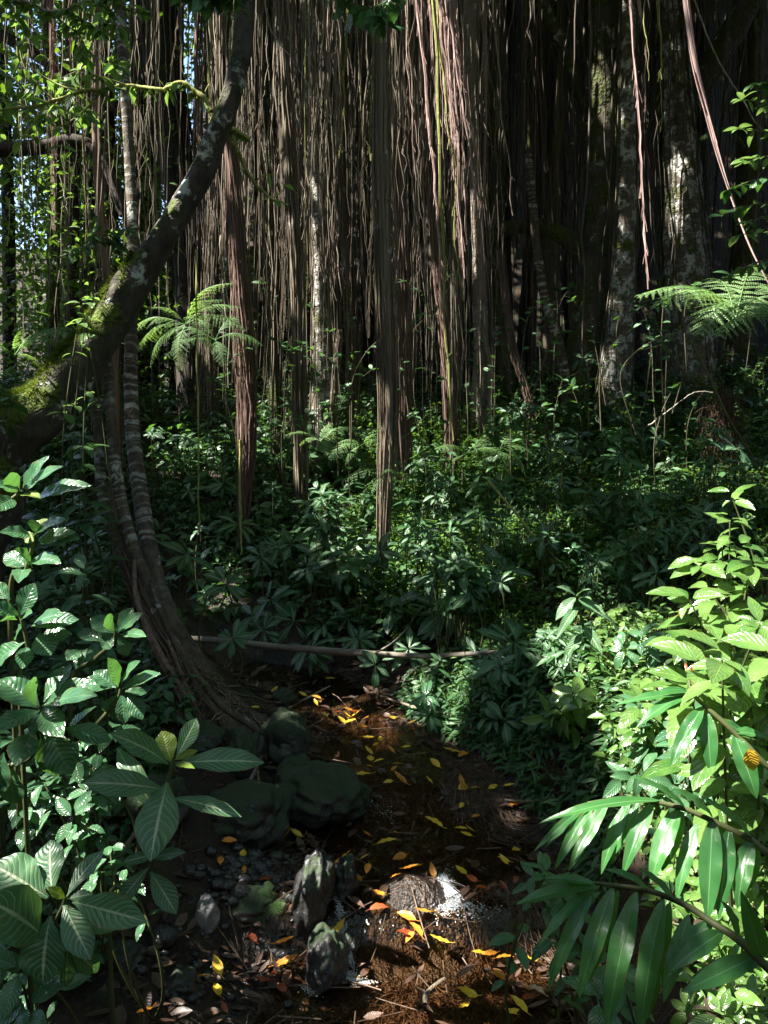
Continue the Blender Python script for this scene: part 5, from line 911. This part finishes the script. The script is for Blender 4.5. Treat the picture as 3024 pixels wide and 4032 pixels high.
# ------------------------------------------------------------------ canopy overhead, added for shade: tree crowns with gaps cut along chosen sun rays
HOLES = [(720, 600, 2.8, .85), (740, 540, 2.9, .5), (700, 700, 2.4, .7), (645, 700, 3.2, .55), (625, 650, 4.2, .5), (740, 780, 2.4, .45), (600, 790, 1.9, .16), (560, 880, 1.7, .14), (750, 950, 1.9, .4), (690, 830, 1.8, .2),
  (420, 565, 6.2, .46), (405, 525, 6.5, .4), (440, 590, 6.0, .25), (440, 480, 8.2, .32), (370, 490, 7.4, .2), (325, 440, 7.2, .5), (480, 455, 6.9, .42), (358, 448, 6.8, .36), (425, 690, 4.8, .36), (465, 672, 4.75, .3), (355, 706, 4.9, .2), (510, 480, 6.9, .36), (240, 430, 7, .26), (300, 480, 7, .3),
  (300, 400, 9, .35), (250, 330, 7.2, .25), (320, 300, 9, .35), (270, 240, 8, .35), (335, 380, 8.8, .3), (360, 330, 9, .22), (300, 200, 8.5, .25), (412, 20, 6.8, .6), (430, 100, 6.8, .5), (440, 190, 7, .4), (632, 60, 6.6, .45), (640, 160, 6.5, .42), (648, 250, 6.5, .35), (700, 80, 5.2, .4), (730, 190, 5.2, .4), (735, 310, 5, .55), (665, 305, 5.2, .42),
  (688, 215, 9.9, .45), (606, 395, 9.5, .3), (572, 400, 9.8, .22), (480, 430, 9.5, .3), (535, 410, 9, .28), (598, 110, 9, .3), (625, 220, 9.4, .25), (110, 312, 5, .18), (142, 268, 5, .15), (185, 195, 5, .24), (236, 70, 5, .24), (55, 385, 4.75, .3), (420, 858, 3.3, .1), (480, 545, 6.1, .2), (600, 590, 4.1, .25), (560, 680, 4.2, .15), (760, 110, 4.6, .3), (745, 240, 4.6, .25),
  (40, 490, 2.6, .4), (40, 540, 2.5, .34), (15, 620, 2.3, .36), (115, 635, 3.1, .28), (30, 690, 2.2, .2), (60, 790, 2.5, .3), (142, 520, 5.05, .2), (45, 390, 4.8, .25), (70, 930, 1.6, .2), (20, 880, 1.6, .22), (110, 900, 1.6, .1), (210, 740, 2.05, .12), (20, 730, 2.3, .2), (110, 690, 2.3, .15), (140, 540, 5.2, .12), (165, 715, 2.05, .17), (205, 150, 5, .08), (165, 88, 4.6, .28), (60, 60, 4.8, .14), (20, 350, 6.2, .35), (190, 325, 6.6, .5),
  (30, 40, 10, .9), (60, 200, 12, .9), (90, 330, 9, .5), (140, 260, 9, .5), (330, 985, 2.7, .0)]
for k in range(84):
    HOLES.append((rng.uniform(222, 365), rng.uniform(90, 430), rng.uniform(7, 10), rng.uniform(.08, .22)) if k < 68 else (rng.uniform(365, 540), rng.uniform(0, 430), rng.uniform(7, 10), rng.uniform(.05, .16)))
for k in range(26): HOLES.append((rng.uniform(330, 560), rng.uniform(440, 640), rng.uniform(6.2, 8), rng.uniform(.04, .16)))
for k in range(130):
    HOLES.append((rng.uniform(215, 480) if k < 90 else rng.uniform(480, 760), rng.uniform(20, 620), rng.uniform(6.5, 10), rng.uniform(.0, .05)))
for k in range(40): HOLES.append((rng.uniform(0, 180), rng.uniform(470, 900), rng.uniform(1.9, 3.2), rng.uniform(.02, .09)))
HP = np.array([P(a, b, c) for a, b, c, r in HOLES]); HR = np.array([h[3] for h in HOLES])
n = 145000; x = rng.uniform(-19, 13, n); y = rng.uniform(-5, 27, n)
zc = 8.6+.36*np.maximum(y-2, 0)+1.2*vnoise(x, y, .55, 4)
z = zc+rng.uniform(-1, 1.6, n)+np.where(y > 13, rng.uniform(0, 3, n), 0)
pos = np.stack([x, y, z], -1)
clump = vnoise(x*1.0, y+z*.5, 1.7, 8); keep = clump > -1.05
hole = np.zeros(n, bool)
for p, r in zip(HP, HR):
    v = pos-p; dist = np.linalg.norm(v-(v@SUN)[:, None]*SUN, axis=1); hole |= dist < r*(1+.25*np.sin(np.arctan2(v[:, 1], v[:, 0])*3))+.04
keep &= ~hole
# open to the sky over and behind the photographer, and thin to the left background
keep &= ~((y < 3.2)&(x > -3.4)&(rng.random(n) < .9))
keep &= ~((x/np.maximum(y, 1) < -.20)&(y > 14.5)&(rng.random(n) < .8))
vis = np.stack([x, y-.0, z], -1)
keep &= ~((z-2.2 < .50*y)&(y < 12)&(np.abs(x) < .55*y)&(y > 1))
pos = pos[keep]; n = len(pos)
tp = np.array([(a, b) for a, b, e in TREES]); idx = np.argmin((pos[:, None, 0]-tp[None, :, 0])**2+(pos[:, None, 1]-tp[None, :, 1])**2, 1)
for k, (a, b, e) in enumerate(TREES):
    m = idx == k
    if not m.any(): continue
    pm = pos[m]; N = len(pm); az = rng.random(N)*6.28; mb = MB()
    leaves(mb, pm, np.stack([np.cos(az), np.sin(az), rng.normal(-.2, .3, N)], -1), np.stack([rng.normal(size=N)*.45, rng.normal(size=N)*.45, np.ones(N)], -1), rng.uniform(.30, .52, N), rng.uniform(.18, .28, N), .5, .15, 2, 'ovate', nx=2)
    mb.build('crown', M['canopy'], e)
# leafy trees standing far back at left, against the sky
for k in range(13):
    px = rng.uniform(-60, 235); d = rng.uniform(13, 20); py0 = rng.uniform(420, 440); w = rng.uniform(6, 14)
    mb, q = trunk_mb([(px+rng.normal()*20, -90, w*.6), (px+rng.normal()*8, 150, w), (px, 425, w*1.2)], d, n=30, seed=k); b = q[-1, :3]
    e = empty('far_leafy_tree', (b[0], b[1], b[2]-.3)); tag(e, 'leafy tree far back at left against the bright sky', 'tree', 'far leafy trees at left'); mb.build('trunk', M['dark'], e)
    N = 3100; mb = MB(); cs = np.array([P(px+rng.normal()*50, rng.uniform(-60, 420), d+rng.normal()*1.2) for _ in range(26)]); ci = rng.integers(0, 26, N); pm = cs[ci]+rng.normal(size=(N, 3))*np.array([.55, .5, .38]); az = rng.random(N)*6.28
    leaves(mb, pm, np.stack([np.cos(az), np.sin(az), rng.normal(-.3, .4, N)], -1), np.stack([rng.normal(size=N)*.5, rng.normal(size=N)*.5, np.ones(N)], -1), rng.uniform(.09, .2, N), rng.uniform(.05, .09, N), .4, .15, 3, 'ovate'); mb.build('crown', M['twig_leaf' if k % 3 else 'canopy'], e)
# ------------------------------------------------------------------ light, sky, camera
w = bpy.data.worlds.new('World'); scene.world = w; w.use_nodes = True; nt = w.node_tree; bg = nt.nodes['Background']
sky = nt.nodes.new('ShaderNodeTexSky'); sky.sky_type = 'NISHITA'; sky.sun_disc = False; sky.sun_elevation = SUNEL; sky.sun_rotation = SUNAZ; sky.altitude = 200; sky.air_density = 1.; sky.dust_density = 1.
nt.links.new(sky.outputs[0], bg.inputs[0]); bg.inputs[1].default_value = .085
sl = bpy.data.lights.new('sun', 'SUN'); sl.energy = 5; sl.angle = R(.53); sl.color = (1, .95, .86); so = bpy.data.objects.new('sun', sl); COL.objects.link(so)
from mathutils import Vector
so.rotation_euler = Vector(SUN).to_track_quat('Z', 'Y').to_euler(); so.location = (-8, 4, 18)
cam = bpy.data.cameras.new('camera'); cam.sensor_fit = 'VERTICAL'; cam.angle = R(68); cam.clip_start = .05; cam.clip_end = 500
co = bpy.data.objects.new('camera', cam); COL.objects.link(co); co.location = CAM; co.rotation_euler = (R(90)-PITCH, 0, 0); scene.camera = co
vs = scene.view_settings; vs.view_transform = 'Standard'; vs.look = 'None'; vs.exposure = 2.4; vs.gamma = 1
scene.cycles.max_bounces = 8; scene.cycles.transparent_max_bounces = 12; scene.cycles.use_denoising = True
